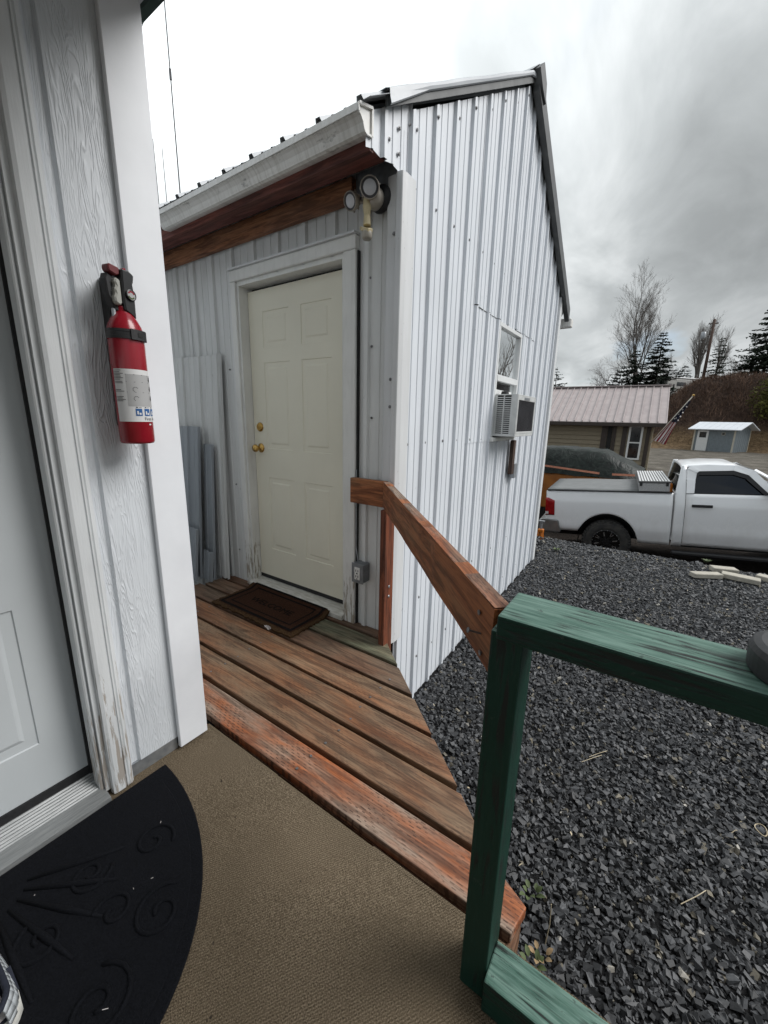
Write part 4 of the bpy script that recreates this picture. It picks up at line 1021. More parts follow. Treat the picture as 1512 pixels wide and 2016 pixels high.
for i, z in enumerate((.209, .204, .2, .196, .192, .188, .184, .178, .174, .155, .151, .136, .132, .128, .124)): ink(-80, -52+6*math.sin(i*4), z, z+.0016)
for z0 in (.157, .131): 
    for k in range(7):
        a = R(40+k*32); ink(-14+8*math.cos(a), -11+8*math.cos(a), z0+.0065*math.sin(a), z0+.0065*math.sin(a)+.0014)
for z0 in (.182, .155, .128): ink(44, 52, z0, z0+.013); ink(40, 46, z0+.004, z0+.006)
for a0 in (-18, 11, 38): ink(a0, a0+6, .106, .1085); ink(a0+9, a0+18, .1065, .1075)
v, f = text_mesh('First Alert', .0125); 
for q in f: b.add([cyl(39+math.degrees(v[i][0]/ER), .074+v[i][1], .0013) for i in q], [tuple(range(len(q)))])
b.build('printed_text', 'ink', lb)['kind'] = 'stuff'
for a0 in (-20, 9, 36): patch(a0, a0+21, .083, .1035, .0012, 'blue_ink', 'pictogram', lb, 6)
b = MB()
for a0 in (-20, 9, 36): ink(a0+4, a0+9, .087, .097, .0016, 3); ink(a0+11, a0+17, .086, .092, .0016, 3)
b.build('pictogram_shape', 'label', lb)['kind'] = 'stuff'
patch(22, 36, .0, .0, .001, 'red_paint', 'x', fe) if False else None
patch(24, 33, .056, .060, .0006, 'label', 'paint_chip', fe, 4)
st = MB(); 
for z0, z1, r0 in ((.296, .322, .0025),): st.lathe([(ER+.0002, z0), (ER+r0, z0), (ER+r0, z0+.007), (ER+r0-.001, z0+.008), (ER+r0-.001, z1-.008), (ER+r0, z1-.007), (ER+r0, z1), (ER+.0002, z1)], EC, (0, 0, 1), 40)
so_ = st.build('strap', 'black_plastic', fe)
MB().grid([[cyl(az, z, .0062) for z in (.295, .323)] for az in np.linspace(-8, 60, 10)]).build('buckle', 'gasket', so_, thick=.004)
patch(12, 28, .303, .315, .0072, 'black', 'buckle_slot', so_, 5)
MB().box(HX+.001, EC.x-ER+.012, EC.y-.022, EC.y+.022, EC.z+.05, EC.z+.47).build('wall_bracket', 'black_plastic', fe, bevel=.003)
# head: local axes, front points along azimuth 8 deg, handle towards the left
az = R(14); fd = Vector((math.cos(az), math.sin(az), 0)); ld = Vector((math.sin(az), -math.cos(az), 0)); up = Vector((0, 0, 1)); hz = EC+up*.378
def hp(l, f_, z): return hz+ld*(l*.88)+fd*f_+up*z
def hprism(poly, f0, f1): return MB().prism([hp(l, f0, z) for l, z in poly], fd*(f1-f0))
hprism([(-.028, -.022), (-.030, .040), (-.026, .075), (-.030, .078), (-.034, .096), (-.018, .104), (.010, .104), (.012, .020), (.010, -.004)], -.022, .024).build('valve_body', 'black_plastic', fe, bevel=.004)
hprism([(.010, -.008), (.012, .075), (.046, .088), (.052, .070), (.048, .030), (.030, -.006)], -.018, .006).build('grip_frame', 'gasket', fe, bevel=.003)
hprism([(.013, .012), (.013, .074), (.030, .078), (.033, .066), (.028, .056), (.036, .046), (.032, .036), (.038, .026), (.036, .012), (.024, .006)], -.010, .020).build('handle', 'grey_plastic', fe, bevel=.004)
hprism([(.010, .088), (.008, .106), (.042, .110), (.047, .102), (.044, .090), (.022, .084)], -.012, .016).build('lever', 'dark_red', fe, bevel=.003)
hprism([(-.024, .104), (-.010, .105), (-.012, .112), (-.022, .114)], -.006, .006).build('safety_pin', 'red_paint', fe, bevel=.001)
gq = hp(-.012, .024, .040)
MB().lathe([(.015, 0), (.015, .005), (.0128, .006)], gq, fd, 24).build('gauge_ring', 'black_plastic', fe)
gg = MB().lathe([(0, .0042), (.0135, .0042)], gq, fd, 24).build('gauge', 'label_grey', fe)
MB().lathe([(.007, .0047), (.0108, .0047)], gq, fd, 10, R(200), R(330)).build('gauge_band', 'weed', gg)
MB().lathe([(.007, .0047), (.0108, .0047)], gq, fd, 10, R(20), R(160)).build('gauge_band', 'red_paint', gg)
hprism([(.026, -.024), (.026, .0), (.036, .0), (.036, -.024)], -.006, .004).build('nozzle', 'zinc', fe, bevel=.002)

# ------------------------------------------------------------------ edging blocks and litter on the gravel
for i, (p0, p1, w_) in enumerate((((1362, 1131), (1418, 1133), .10), ((1400, 1119), (1450, 1124), .12), ((1420, 1130), (1497, 1146), .13), ((1490, 1134), (1560, 1152), .12))):
    a = hit(*p0, 2, -.41); c = hit(*p1, 2, -.41); ctr = (a+c)/2
    o = MB().beam(a, c, w_, .055).build('edging_block', 'concrete', None, bevel=.006, loc=(ctr.x, ctr.y, -.44))
    tag(o, ['short pale edging block lying ahead of the row', 'thin pale edging block set behind the row', 'long pale edging block on the gravel edge by the truck', 'pale edging block at the end of the row away from the shed'][i], 'edging block', 'edging blocks by the truck')
b = MB()
def bit(x, y, l, w_, a, curl=.004):
    z = float(ground_z(x, y))+.045; d = Vector((math.cos(a), math.sin(a), 0)); s_ = Vector((-d.y, d.x, 0)); c = Vector((x, y, z))
    b.add([c-d*l/2, c+s_*w_/2+up*curl, c+d*l/2+up*curl, c-s_*w_/2], [(0, 1, 2, 3)])
for i in range(150):
    x = rng.uniform(.1, 3.2); y = rng.uniform(-.9, 4.2); bit(x, y, rng.uniform(.008, .03), rng.uniform(.004, .012), rng.uniform(0, 6.28), rng.uniform(0, .012))
for q in ((1145, 1500, .11), (1160, 1490, .10), (1340, 1780, .11), (1440, 1640, .03)):
    h_ = hit(q[0], q[1], 2, -.57); b.tube([h_, h_+Vector((q[2]*.5, q[2]*.6, .01)), h_+Vector((q[2]*.8, q[2]*1.1, .0))], .0015, 5)
o = b.build('plant_litter', 'straw', None); tag(o, 'pale straw and bits of litter scattered on the gravel', kind='stuff')
h_ = hit(1497, 1637, 2, -.575); b = MB(); b.tube([h_+Vector((.022*math.cos(t), .032*math.sin(t), .012+.004*math.sin(2*t))) for t in np.linspace(0, 2*math.pi, 18)], .0022, 6)
tag(b.build('rubber_band', 'straw', None, loc=tuple(h_)), 'pale rubber band lying on the gravel', 'rubber band')
def leafshape(c, d, l, w_, n_=(0, 0, 1)):
    d = Vector(d).normalized(); n_ = Vector(n_); s_ = d.cross(n_).normalized(); n2 = s_.cross(d); P = []
    for i in range(6):
        f_ = i/5; ww = w_*math.sin(math.pi*min(.98, f_*.95+.03))**.8; cc = Vector(c)+d*(l*f_)+n2*(.25*l*f_*(1-f_)); P.append([cc-s_*ww/2+n2*.15*ww, cc, cc+s_*ww/2+n2*.15*ww])
    return P
for (px_, py_, nm, m, lab, n_, l_) in ((1062, 1885, 'dry_leaf', 'leaf', 'curled dry brown leaves heaped beside the deck end and green rail', 6, .032), (1045, 1762, 'weed', 'weed', 'small green weed growing from gravel at the deck tip', 8, .035), (1045, 1900, 'weed', 'weed', 'low dark green weed under the green bottom rail', 7, .035), (1095, 1085, 'weed', 'weed', 'tiny green weed on the gravel behind the shed corner', 8, .05), (1390, 1108, 'weed', 'weed', 'yellowish weed beside the pale edging blocks', 10, .05)):
    zt = -.60 if py_ > 1500 else -.45
    h_ = hit(px_, py_, 2, zt); b = MB()
    for i in range(n_):
        a = i*2.4; d = Vector((math.cos(a), math.sin(a), .5+.5*random.random())); b.grid(leafshape(h_+Vector((.02*math.cos(a*1.7), .02*math.sin(a), .01)), d, l_*random.uniform(.7, 1.3), l_*.55))
    o = b.build(nm, m, None, loc=tuple(h_), smooth=True)
    tag(o, lab, 'leaf' if nm == 'dry_leaf' else 'weed')
    if nm == 'dry_leaf': o.name = 'leaf_pile'
h_ = hit(1073, 1860, 2, -.59); tag(MB().tube([h_, h_+Vector((.004, .01, .09)), h_+Vector((.0, .0, .20))], .0018, 5).build('grass_stalk', 'straw', None, loc=tuple(h_)), 'thin dry grass stalk rising beside the dry leaves', 'stalk')

# ------------------------------------------------------------------ radio masts behind the shed
for (p_top, p_bot, dep, r_, lab) in (((305, -60), (355, 385), 8.5, .014, 'tall thin radio mast rising behind the shed roof'), ((299, 290), (313, 402), 9.5, .010, 'short whip antenna beside the house corner'), ((317, 303), (328, 392), 9.0, .010, 'short whip antenna between the tall mast and the house')):
    t_ = at(*p_top, dep); bt = at(*p_bot, dep); x_, y_ = bt.x, bt.y; zg = float(ground_z(x_, y_))
    ms = thing('radio_mast', lab, 'antenna', (x_, y_, zg))
    MB().tube([(x_, y_, zg), (x_, y_, (zg+t_.z)/2), (x_, y_, t_.z)], [r_*1.3, r_, r_*.7], 8).build('mast', 'antenna', ms)
    if r_ > .012:
        q = at(330, 183, dep); MB().tube([(x_, y_, q.z-.10), (x_, y_, q.z+.08)], .024, 8).build('joint', 'antenna', ms)
        MB().tube([at(293, 20, dep), at(268, 78, dep), at(150, 350, dep)], .006, 5).build('guy_wire', 'antenna', ms)

# ------------------------------------------------------------------ pickup truck
tk = thing('pickup_truck', 'white single-cab pickup truck with black wheels and grey bed cover', 'truck', (.62, 6.75, -1.385), (0, -R(4.6), R(4)))
WID = 2.0
def side_v(z):                            # how far in from the widest line the body skin lies at height z
    return float(np.interp(z, [.35, .5, .62, .70, .80, 1.0, 1.15, 1.22, 1.30, 1.40, 1.44, 1.6, 1.8, 1.90, 1.95], [.12, .075, .045, .018, .022, .006, 0, .0, .018, .035, .05, .105, .18, .235, .34]))
def skin(us, zlo, zhi, nz=12, far=False, out=.0):
    P = []
    for u in us:
        a, c = zlo(u) if callable(zlo) else zlo, zhi(u) if callable(zhi) else zhi
        row = []
        for k in range(nz+1):
            z = a+(c-a)*k/nz; v_ = .03+side_v(z)-out; row.append((u, WID-v_ if far else v_, z))
        P.append(row)
    return MB().grid(P)
def arch(uc, rx, rz, base):
    def f(u):
        d = (u-uc)/rx
        return max(base(u) if callable(base) else base, .40+rz*math.sqrt(1-d*d)) if abs(d) < 1 else (base(u) if callable(base) else base)
    return f
bed_lo = arch(0, .53, .585, lambda u: .60 if u < -.3 else .44)
us = sorted(set(list(np.linspace(-1.10, 1.02, 44))+[-.5299, .5299, -.52, .52]))
hood_hi = lambda u: float(np.interp(u, [2.42, 2.8, 3.9, 4.0], [1.42, 1.38, 1.26, 1.15]))
usf = sorted(set(list(np.linspace(2.435, 3.95, 34))+[2.54, 3.58]))
bed_hi = lambda u: 1.425-.03*max(0, (-.95-u)/.15)
for far in (False, True):
    skin(us, bed_lo, bed_hi, 14, far).build('bed_side', 'truck', tk, smooth=True, world=False, thick=.012)
    skin(np.linspace(1.045, 1.198, 5), .44, lambda u: 1.90 if u > 1.12 else 1.44+(u-1.045)*6.1, 16, far).build('cab_pillar', 'truck', tk, smooth=True, world=False, thick=.012)
    dd = skin(np.linspace(1.205, 2.425, 12), .46, 1.415, 14, far).build('door', 'truck', tk, smooth=True, world=False, thick=.012)
    # upper door frame around the glass
    fr = MB()
    def sv(u, z, o=0.0): v_ = .03+side_v(z)-o; return (u, WID-v_ if far else v_, z)
    top = [(1.202, 1.42), (1.202, 1.66), (1.202, 1.84), (1.26, 1.89), (1.86, 1.895), (2.10, 1.81), (2.425, 1.425)]
    inn = [(1.315, 1.425), (1.325, 1.65), (1.345, 1.77), (1.38, 1.80), (1.83, 1.81), (2.03, 1.735), (2.30, 1.425)]
    for i in range(6): fr.add([sv(*top[i]), sv(*top[i+1]), sv(*inn[i+1]), sv(*inn[i])], [(0, 1, 2, 3)])
    fr.build('window_frame', 'truck', dd, world=False, thick=.012)
    gl = MB(); gl.add([sv(u, z, -.012) for u, z in inn], [tuple(range(7))]); gl.build('side_glass', 'glass_dark', dd, world=False)
    vz = MB()
    for i in range(2, 5): vz.add([sv(*inn[i], .022), sv(*inn[i+1], .022), sv(inn[i+1][0], inn[i+1][1]-.065, .018), sv(inn[i][0], inn[i][1]-.065, .018)], [(0, 1, 2, 3)])
    for i in (5,): vz.add([sv(*inn[i], .022), sv(*inn[i+1], .022), sv(inn[i+1][0]-.07, inn[i+1][1], .018), sv(inn[i][0]-.03, inn[i][1]-.065, .018)], [(0, 1, 2, 3)])
    vz.build('window_visor', 'gasket', dd, world=False, thick=.006)
    skin(usf, arch(3.06, .52, .57, .46), hood_hi, 12, far).build('front_fender', 'truck', tk, smooth=True, world=False, thick=.012)
    y0 = WID-.03 if far else .03; sg = 1 if far else -1
    MB().box(1.29, 1.58, y0+sg*.03-.008, y0+sg*.03+.008, 1.185, 1.235).build('door_handle', 'gasket', dd, world=False, bevel=.007, seg=2)
    mr = MB().box(2.28, 2.46, y0+sg*.16-.11, y0+sg*.16+.11, 1.40, 1.60).build('mirror', 'gasket', tk, world=False, bevel=.03, seg=2)
    MB().box(1.05, 2.6, y0+sg*.0-.06, y0+.06, .30, .37).build('step_bar', 'gasket', tk, world=False, bevel=.02)
    tl = skin(np.linspace(-1.118, -.945, 4), lambda u: .905, lambda u: 1.27-.12*max(0, (u+1.06)/.12)*.5, 8, far, out=.010).build('tail_light', 'redlens', tk, world=False, smooth=True, thick=.02)
    skin(np.linspace(-1.118, -1.06, 3), .93, .985, 3, far, out=.014).build('reverse_lens', 'flag_white', tl, world=False)
    # wheel arch liner: dark band following the arch
    for uc in (0, 3.06):
        P = []
        for k in range(15):
            a = math.pi*k/14; P.append([(uc+.51*math.cos(a), (y0+.02*-sg) if not far else y0-.02, .36+.60*math.sin(a)), (uc+.51*math.cos(a), y0-sg*.38, .36+.60*math.sin(a))])
        MB().grid(P).build('wheel_liner', 'black', tk, world=False)
# body masses
MB().box(-1.02, 1.02, .14, WID-.14, .55, 1.30).build('bed_floor', 'black', tk, world=False) if False else None
MB().box(-1.0, 1.0, .44, WID-.44, .50, 1.36).build('bed_core', 'black', tk, world=False)
MB().box(-1.115, -1.075, .06, WID-.06, .62, 1.41).build('tailgate', 'truck', tk, world=False, bevel=.02, seg=2)
b = MB(); b.prism([(-1.24, .04, .56), (-1.24, .04, .80), (-1.17, .02, .83), (-.88, .012, .815), (-.86, .012, .79), (-.82, .02, .56), (-.9, .06, .52)], (0, WID-.06, 0)); b.build('rear_bumper', 'chrome', tk, world=False, bevel=.02, seg=2)
P = []
for i in range(9):
    u = -1.09+1.60*i/8; P.append([(u, .055+(WID-.11)*k/10, 1.445+.035*math.sin(math.pi*k/10)*min(1, i/1.5)+.003*math.sin(k*3+i)) for k in range(11)])
MB().grid(P).build('bed_cover', 'tonneau', tk, world=False, smooth=True, thick=.015)
for y in (.045, WID-.075): MB().box(-1.09, 1.0, y, y+.03, 1.415, 1.437).build('bed_rail_cap', 'gasket', tk, world=False, bevel=.004)
MB().box(1.06, 2.6, .16, WID-.16, .42, 1.40).build('cab_core', 'black', tk, world=False)
MB().box(2.5, 3.85, .42, WID-.42, .45, 1.22).build('engine_core', 'black', tk, world=False)
# roof, rear window, windscreen, bonnet
rz = lambda u, y: float(np.interp(u, [1.12, 1.2, 1.5, 1.85, 2.12], [1.885, 1.925, 1.945, 1.93, 1.80]))-.055*(abs(y-WID/2)/(WID/2-.2))**3
P = [[(u, y, rz(u, y)) for y in np.linspace(.262, WID-.262, 11)] for u in (1.12, 1.16, 1.2, 1.3, 1.5, 1.7, 1.85, 1.97, 2.12)]
MB().grid(P).build('roof', 'truck', tk, world=False, smooth=True, thick=.02)
MB().prism([(1.052, .11, 1.42), (1.052, WID-.11, 1.42), (1.135, WID-.26, 1.87), (1.135, .26, 1.87)], (.02, 0, 0)).build('rear_window', 'glass_dark', tk, world=False)
for s_ in (0, 1):
    q = (lambda y: WID-y) if s_ else (lambda y: y)
    MB().prism([(1.048, q(.075), 1.42), (1.048, q(.16), 1.42), (1.128, q(.31), 1.89), (1.128, q(.235), 1.89)], (.03, 0, 0)).build('rear_pillar', 'truck', tk, world=False)
MB().box(1.03, 1.05, .10, WID-.10, .55, 1.425).build('cab_back', 'truck', tk, world=False)
MB().prism([(2.13, .28, 1.795), (2.13, WID-.28, 1.795), (2.72, WID-.14, 1.39), (2.72, .14, 1.39)], (.012, 0, .012)).build('windscreen', 'glass_dark', tk, world=False)
for s_ in (0, 1):
    q = (lambda y: WID-y) if s_ else (lambda y: y)
    MB().prism([(2.10, q(.225), 1.80), (2.14, q(.30), 1.81), (2.74, q(.15), 1.40), (2.70, q(.085), 1.39)], (.0, 0, .02)).build('front_pillar', 'truck', tk, world=False)
P = [[(u, y, hood_hi(u)+.05*math.sin(math.pi*(y-.06)/(WID-.12))) for y in np.linspace(.07, WID-.07, 9)] for u in (2.6, 2.8, 3.2, 3.6, 3.9, 3.97)]
MB().grid(P).build('bonnet', 'truck', tk, world=False, smooth=True, thick=.02)
MB().box(3.86, 3.98, .3, WID-.3, .75, 1.15).build('grille', 'gasket', tk, world=False, bevel=.03)
MB().box(3.84, 4.10, .05, WID-.05, .48, .74).build('front_bumper', 'chrome', tk, world=False, bevel=.04, seg=2)
for y in (.06, WID-.30): MB().box(3.82, 3.97, y, y+.24, .90, 1.14).build('headlight', 'lens', tk, world=False, bevel=.02)
# wheels
def wheel(u, yc, sg):
    t = MB(); t.lathe([(.245, .0), (.285, .012), (.36, .006), (.40, -.012), (.418, -.04), (.42, -.15), (.415, -.24), (.39, -.275), (.30, -.28), (.245, -.26)], (u, yc, .42), (0, sg, 0), 44)
    w_ = t.build('wheel', 'tyre', tk, world=False)
    tr = MB()
    for k in range(40):
        a = 2*math.pi*k/40
        for q, off in ((.035, 0), (.09, .5), (.15, 0), (.21, .5)):
            aa = a+off*2*math.pi/40; c = Vector((u+.42*math.cos(aa), yc-sg*q, .42+.42*math.sin(aa))); tr.beam(c-Vector((0, .022, 0)), c+Vector((0, .022, 0)), .040, .018, up=(math.cos(aa), 0, math.sin(aa)))
        c = Vector((u+.396*math.cos(a), yc+sg*-.006, .42+.396*math.sin(a))); d = Vector((math.cos(a), 0, math.sin(a))); tr.beam(c-d*.018, c+d*.022, .030, .02, up=(0, 1, 0))
    tr.build('tread', 'tyre', w_, world=False)
    r_ = MB(); r_.lathe([(.248, -.002), (.236, .004), (.226, -.02), (.222, -.06), (.0, -.065)], (u, yc, .42), (0, sg, 0), 40)
    r_.lathe([(.0, .004), (.060, .002), (.066, -.02), (.07, -.06)], (u, yc, .42), (0, sg, 0), 20)
    for k in range(8):
        a = 2*math.pi*k/8+.2; d = Vector((math.cos(a), 0, math.sin(a)))
        r_.beam(Vector((u, yc-sg*.028, .42))+d*.05, Vector((u, yc-sg*.018, .42))+d*.228, .052, .03, up=(0, sg, 0))
    r_.build('rim', 'rim', w_, world=False)
    c_ = MB()
    for k in range(8):
        a = 2*math.pi*k/8+.2; d = Vector((math.cos(a), 0, math.sin(a))); s_ = Vector((-d.z, 0, d.x))
        if k % 2 == 0: c_.beam(Vector((u, yc-sg*.011, .42))+d*.12, Vector((u, yc-sg*.001, .42))+d*.20, .016, .004, up=(0, sg, 0))
        else:
            for q in (-.5, .5): c_.beam(Vector((u, yc-sg*.011, .42))+d*.13+s_*q*.01, Vector((u, yc-sg*.001, .42))+d*.205+s_*q*.05, .008, .004, up=(0, sg, 0))
        for q in (.2, .6): a2 = a+q*math.pi/4; c_.lathe([(0, .007), (.006, .006), (.007, 0)], (u+.236*math.cos(a2), yc, .42+.236*math.sin(a2)), (0, sg, 0), 6)
    c_.build('rim_accent', 'rim_cut', w_, world=False)
for u in (0, 3.06): wheel(u, .035, -1); wheel(u, WID-.035, 1)
MB().tube([(0, .3, .42), (0, WID-.3, .42)], .06, 10).build('axle', 'black', tk, world=False)
MB().box(-1.0, 3.6, .5, 1.5, .42, .56).build('chassis', 'black', tk, world=False)
tk_m = Matrix.LocRotScale(tk.location, tk.rotation_euler.to_quaternion(), None)
# toolbox across the bed
tbx = thing('toolbox', 'aluminium diamond-plate toolbox across the pickup bed behind the cab', 'toolbox', tk_m @ Vector((.72, 1.0, 1.44)), tk.rotation_euler)
MB().box(-.23, .24, -.93, .93, .0, .155).build('box', 'diamond', tbx, world=False, bevel=.006)
MB().box(-.24, .25, -.95, .95, .157, .19).build('lid', 'lid_grey', tbx, world=False, bevel=.004)
for k in range(11): x_ = -.215+.44*k/10; MB().box(x_-.012, x_+.012, -.94, .94, .1905, .197).build('lid_rib', 'winwhite', tbx, world=False, bevel=.002)
for k in (-.20, .20): MB().box(k-.02, k+.02, -.955, -.951, .10, .17).build('latch', 'gasket', tbx, world=False)
gc = thing('gas_can', 'small orange-red can beside the toolbox at the cab', 'can', tk_m @ Vector((.985, .30, 1.36)), tk.rotation_euler)
MB().lathe([(0, 0), (.035, 0), (.04, .02), (.04, .17), (.03, .20), (.012, .21), (.012, .23), (0, .23)], (0, 0, 0), (0, 0, 1), 16).build('body', 'orange_jack', gc, world=False, smooth=True)
MB().lathe([(0, 0), (.016, 0), (.016, .02), (0, .022)], (0, 0, .232), (0, 0, 1), 12).build('cap', 'winwhite', gc, world=False)

# ------------------------------------------------------------------ tarped orange trailer behind the truck
TY = 9.4
zt_l = hit(1065, 935, 1, TY); zt_r = hit(1245, 952, 1, TY); pk = hit(1180, 886, 1, TY+.3); te = hit(1262, 928, 1, TY+.1); ob_ = hit(1068, 998, 1, TY)
tr = thing('utility_trailer', 'orange trailer piled high under a dark green tarpaulin behind the truck', 'trailer', (-1.2, TY+1, -1.3))
xl, xr = -5.2, te.x-.05; ztop = zt_l.z+.10; zbot = ob_.z+.0
MB().prism([(xl, TY, zbot), (ob_.x+.25, TY, zbot), (ob_.x+1.0, TY, zbot+.42), (xr, TY, zbot+.42), (xr, TY, ztop-.04), (xl, TY, ztop)], (0, 1.9, 0)).build('trailer_body', 'orange', tr, bevel=.02)
P = []
for i in range(40):
    f_ = i/39; x_ = xl-.05+(te.x-xl+.1)*f_
    zr = pk.z if x_ < pk.x else pk.z+(te.z-pk.z)*(x_-pk.x)/(te.x-pk.x); zr = zr+.012*math.sin(x_*5)+.01*math.sin(x_*13); row = []
    for k in range(13):
        y_ = TY-.06+2.02*k/12
        if k == 0: zz = ztop-.02+.012*math.sin(x_*3)-.012*math.sin(x_*9)
        elif k == 12: zz = ztop-.06
        else:
            e_ = min(k, 12-k); zz = zr-(.30 if e_ == 1 else .05 if e_ == 2 else 0)*(.6 if x_ > pk.x else 1)+.015*math.sin(x_*11+k*2.2)
        row.append((x_, y_+.02*math.sin(x_*17+k), zz))
    P.append(row)
tp_ = MB().grid(P).build('tarpaulin', 'tarp', tr, smooth=True)
def strap(p0, p1, dep0, dep1): MB().beam(at(*p0, dep0), at(*p1, dep1), .05, .006, up=(0, -1, .3)).build('strap', 'strap', tp_)
da = lambda px_, py_, y_: (hit(px_, py_, 1, y_)-CAM).dot(_f)
strap((1040, 912), (1180, 932), da(1040, 912, TY-.14), da(1180, 932, TY-.14)); strap((1205, 934), (1250, 936), da(1205, 934, TY-.14), da(1250, 936, TY-.14))
for x_ in (-3.6, -2.7): 
    t_ = MB(); t_.lathe([(.0, 0), (.2, 0), (.33, -.02), (.36, -.06), (.36, -.2), (.0, -.2)], (x_, TY+.1, -.98), (0, -1, 0), 28); t_.build('wheel', 'tyre', tr)
MB().box(ob_.x-.2, ob_.x+.02, TY+.1, TY+1.7, -1.30, zbot).build('support', 'black', tr)
MB().beam((xr, TY+.95, zbot+.45), (xr+1.1, TY+.95, -.95), .1, .1).build('drawbar', 'black', tr)
# pale tarp-covered load beside the trailer foot
jk_p = hit(1062, 1067, 1, 5.75)
jp = Vector((jk_p.x, jk_p.y, float(ground_z(jk_p.x, jk_p.y))))
jk = thing('jack_stand', 'orange steel jack stand on the ground behind the truck bumper', 'jack stand', jp)
s_ = .9; zt = hit(1063, 1046, 1, 5.75).z-jp.z
b = MB()
for (dx, dy) in ((-.11, -.11), (.11, -.11), (.11, .11), (-.11, .11)): b.beam(jp+Vector((dx, dy, 0)), jp+Vector((dx*.3, dy*.3, zt)), .05, .012, up=(dx, dy, 0))
for (a_, c_) in (((-.11, -.11), (.11, -.11)), ((.11, -.11), (.11, .11))): b.add([jp+Vector((a_[0], a_[1], .02)), jp+Vector((c_[0], c_[1], .02)), jp+Vector((c_[0]*.3, c_[1]*.3, zt)), jp+Vector((a_[0]*.3, a_[1]*.3, zt))], [(0, 1, 2, 3)])
b.build('base', 'orange_jack', jk); MB().box(jp.x-.05, jp.x+.05, jp.y-.05, jp.y+.05, jp.z+zt-.01, jp.z+zt+.05).build('collar', 'orange_jack', jk, bevel=.01)
MB().beam(jp+Vector((0, 0, zt)), jp+Vector((0, 0, zt+.19)), .03, .03, up=(0, 1, 0)).build('ratchet_post', 'zinc', jk); MB().box(jp.x-.05, jp.x+.05, jp.y-.03, jp.y+.03, jp.z+zt+.191, jp.z+zt+.21).build('saddle', 'zinc', jk)

# ------------------------------------------------------------------ tan house
HO = at(1283, 836, 17.2); HO = Vector((HO.x, HO.y, -1.3)); ha = R(2)
th = thing('tan_house', 'tan lap-sided house with brown trim and mauve metal roof', 'house', HO, (0, 0, ha))
EH = at(1290, 830, 17.0).z+1.3-.05         # eave height above its ground
LEN = 11.0
MB().box(-LEN, 0, .02, 6.0, -.6, EH).build('wall', 'tan', th, world=False)
nb = 15
for k in range(nb):
    z0 = EH-.02-.20*(k+1)
    if z0 < -.3: break
    MB().prism([(-LEN, -.050, z0), (-LEN, .018, z0), (-LEN, .018, z0+.19), (-LEN, -.004, z0+.19)], (LEN-.002, 0, 0)).build('siding_board', 'tan', th, world=False)
    MB().prism([(.022, -.0, z0), (-.018, -.0, z0), (-.018, -.0, z0+.198), (.006, -.0, z0+.198)], (0, 6.0, 0)).build('siding_board', 'tan', th, world=False)
for (u0, u1) in ((-.14, 0.0), (-1.04, -.86), (-1.42, -1.28), (-1.86, -1.64), (-4.35, -4.2)): MB().box(u0, u1, -.075, -.0225, -.3, EH-.02).build('corner_board', 'brown', th, world=False)
MB().box(-1.62, -1.44, -.058, -.024, -.3, EH-.05).build('recess', 'black', th, world=False)
wz0, wz1 = EH-1.62, EH-.12
wn_ = MB().box(-.80, -.26, -.085, -.023, wz0, wz1).build('window', 'winwhite', th, world=False, bevel=.01)
for (a_, c_) in ((wz0+.08, (wz0+wz1)/2-.03), ((wz0+wz1)/2+.03, wz1-.08)): MB().box(-.72, -.34, -.093, -.0855, a_, c_).build('pane', 'curtain', wn_, world=False)
MB().tube([(.10, -.10, EH-.1), (.06, -.06, EH-.35), (.06, -.06, -.3)], .045, 8).build('downspout', 'tan', th, world=False)
RH, RD, OV = 1.55, 3.1, .50
RXR = .50
pit = RH/(RD+.0)
def rp(u, d, o=0): return (u, -OV+d*(RD+OV), EH-.02-OV*pit*.0+d*(RH+OV*pit)*.98+o)
nP = 36; wP = (LEN+RXR)/nP
pp = MB()
pp.add([(0, *rp(0, 0)[1:]), (wP, *rp(0, 0)[1:]), (wP, *rp(0, 1)[1:]), (0, *rp(0, 1)[1:])], [(0, 1, 2, 3)])
pm = MB()
for (a_, c_, h_) in ((0, .035, .06), (.035, wP-.001, 0)):
    p0 = rp(0, 0); p1 = rp(0, 1); pm.prism([(a_, p0[1], p0[2]), (c_, p0[1], p0[2]), (c_, p0[1], p0[2]+.012+h_), (a_, p0[1], p0[2]+.012+h_)], (0, p1[1]-p0[1], p1[2]-p0[2]))
p_first = None
for k in range(nP):
    if p_first is None: o = pm.build('roof_panel', 'mauve', th, world=False); p_first = o
    else: o = p_first.copy(); C.objects.link(o); o.parent = th
    o.location = (-LEN+k*wP, 0, 0)
MB().prism([(-LEN, RD, EH+RH+OV*pit-.05), (-LEN, RD*2+OV, EH-.02), (-LEN, RD*2+OV, EH-.06)], (LEN+RXR, 0, 0)).build('roof_back', 'mauve', th, world=False)
MB().box(-LEN-.1, RXR+.12, RD-.16, RD+.16, rp(0, 1)[2]+.012, rp(0, 1)[2]+.06).build('ridge_cap', 'mauve', th, world=False)
MB().box(-LEN, RXR, -OV-.06, -OV+.0, EH-.18, EH-.02).build('eave_gutter', 'brown', th, world=False, bevel=.01)
MB().box(-LEN, RXR-.03, -OV+.001, .02, EH-.08, EH-.045).build('soffit', 'brown', th, world=False)
MB().prism([(.0, 0, EH-.05), (0, 6.0, EH-.05), (0, RD, EH+RH-.05)], (-.1, 0, 0)).build('gable_wall', 'tan', th, world=False)
p0, p1 = rp(0, 0), rp(0, 1)
MB().prism([(RXR-.02, p0[1], p0[2]-.16), (RXR-.02, p1[1], p1[2]-.16), (RXR-.02, p1[1], p1[2]+.03), (RXR-.02, p0[1], p0[2]+.03)], (.04, 0, 0)).build('barge_board', 'mauve', th, world=False)
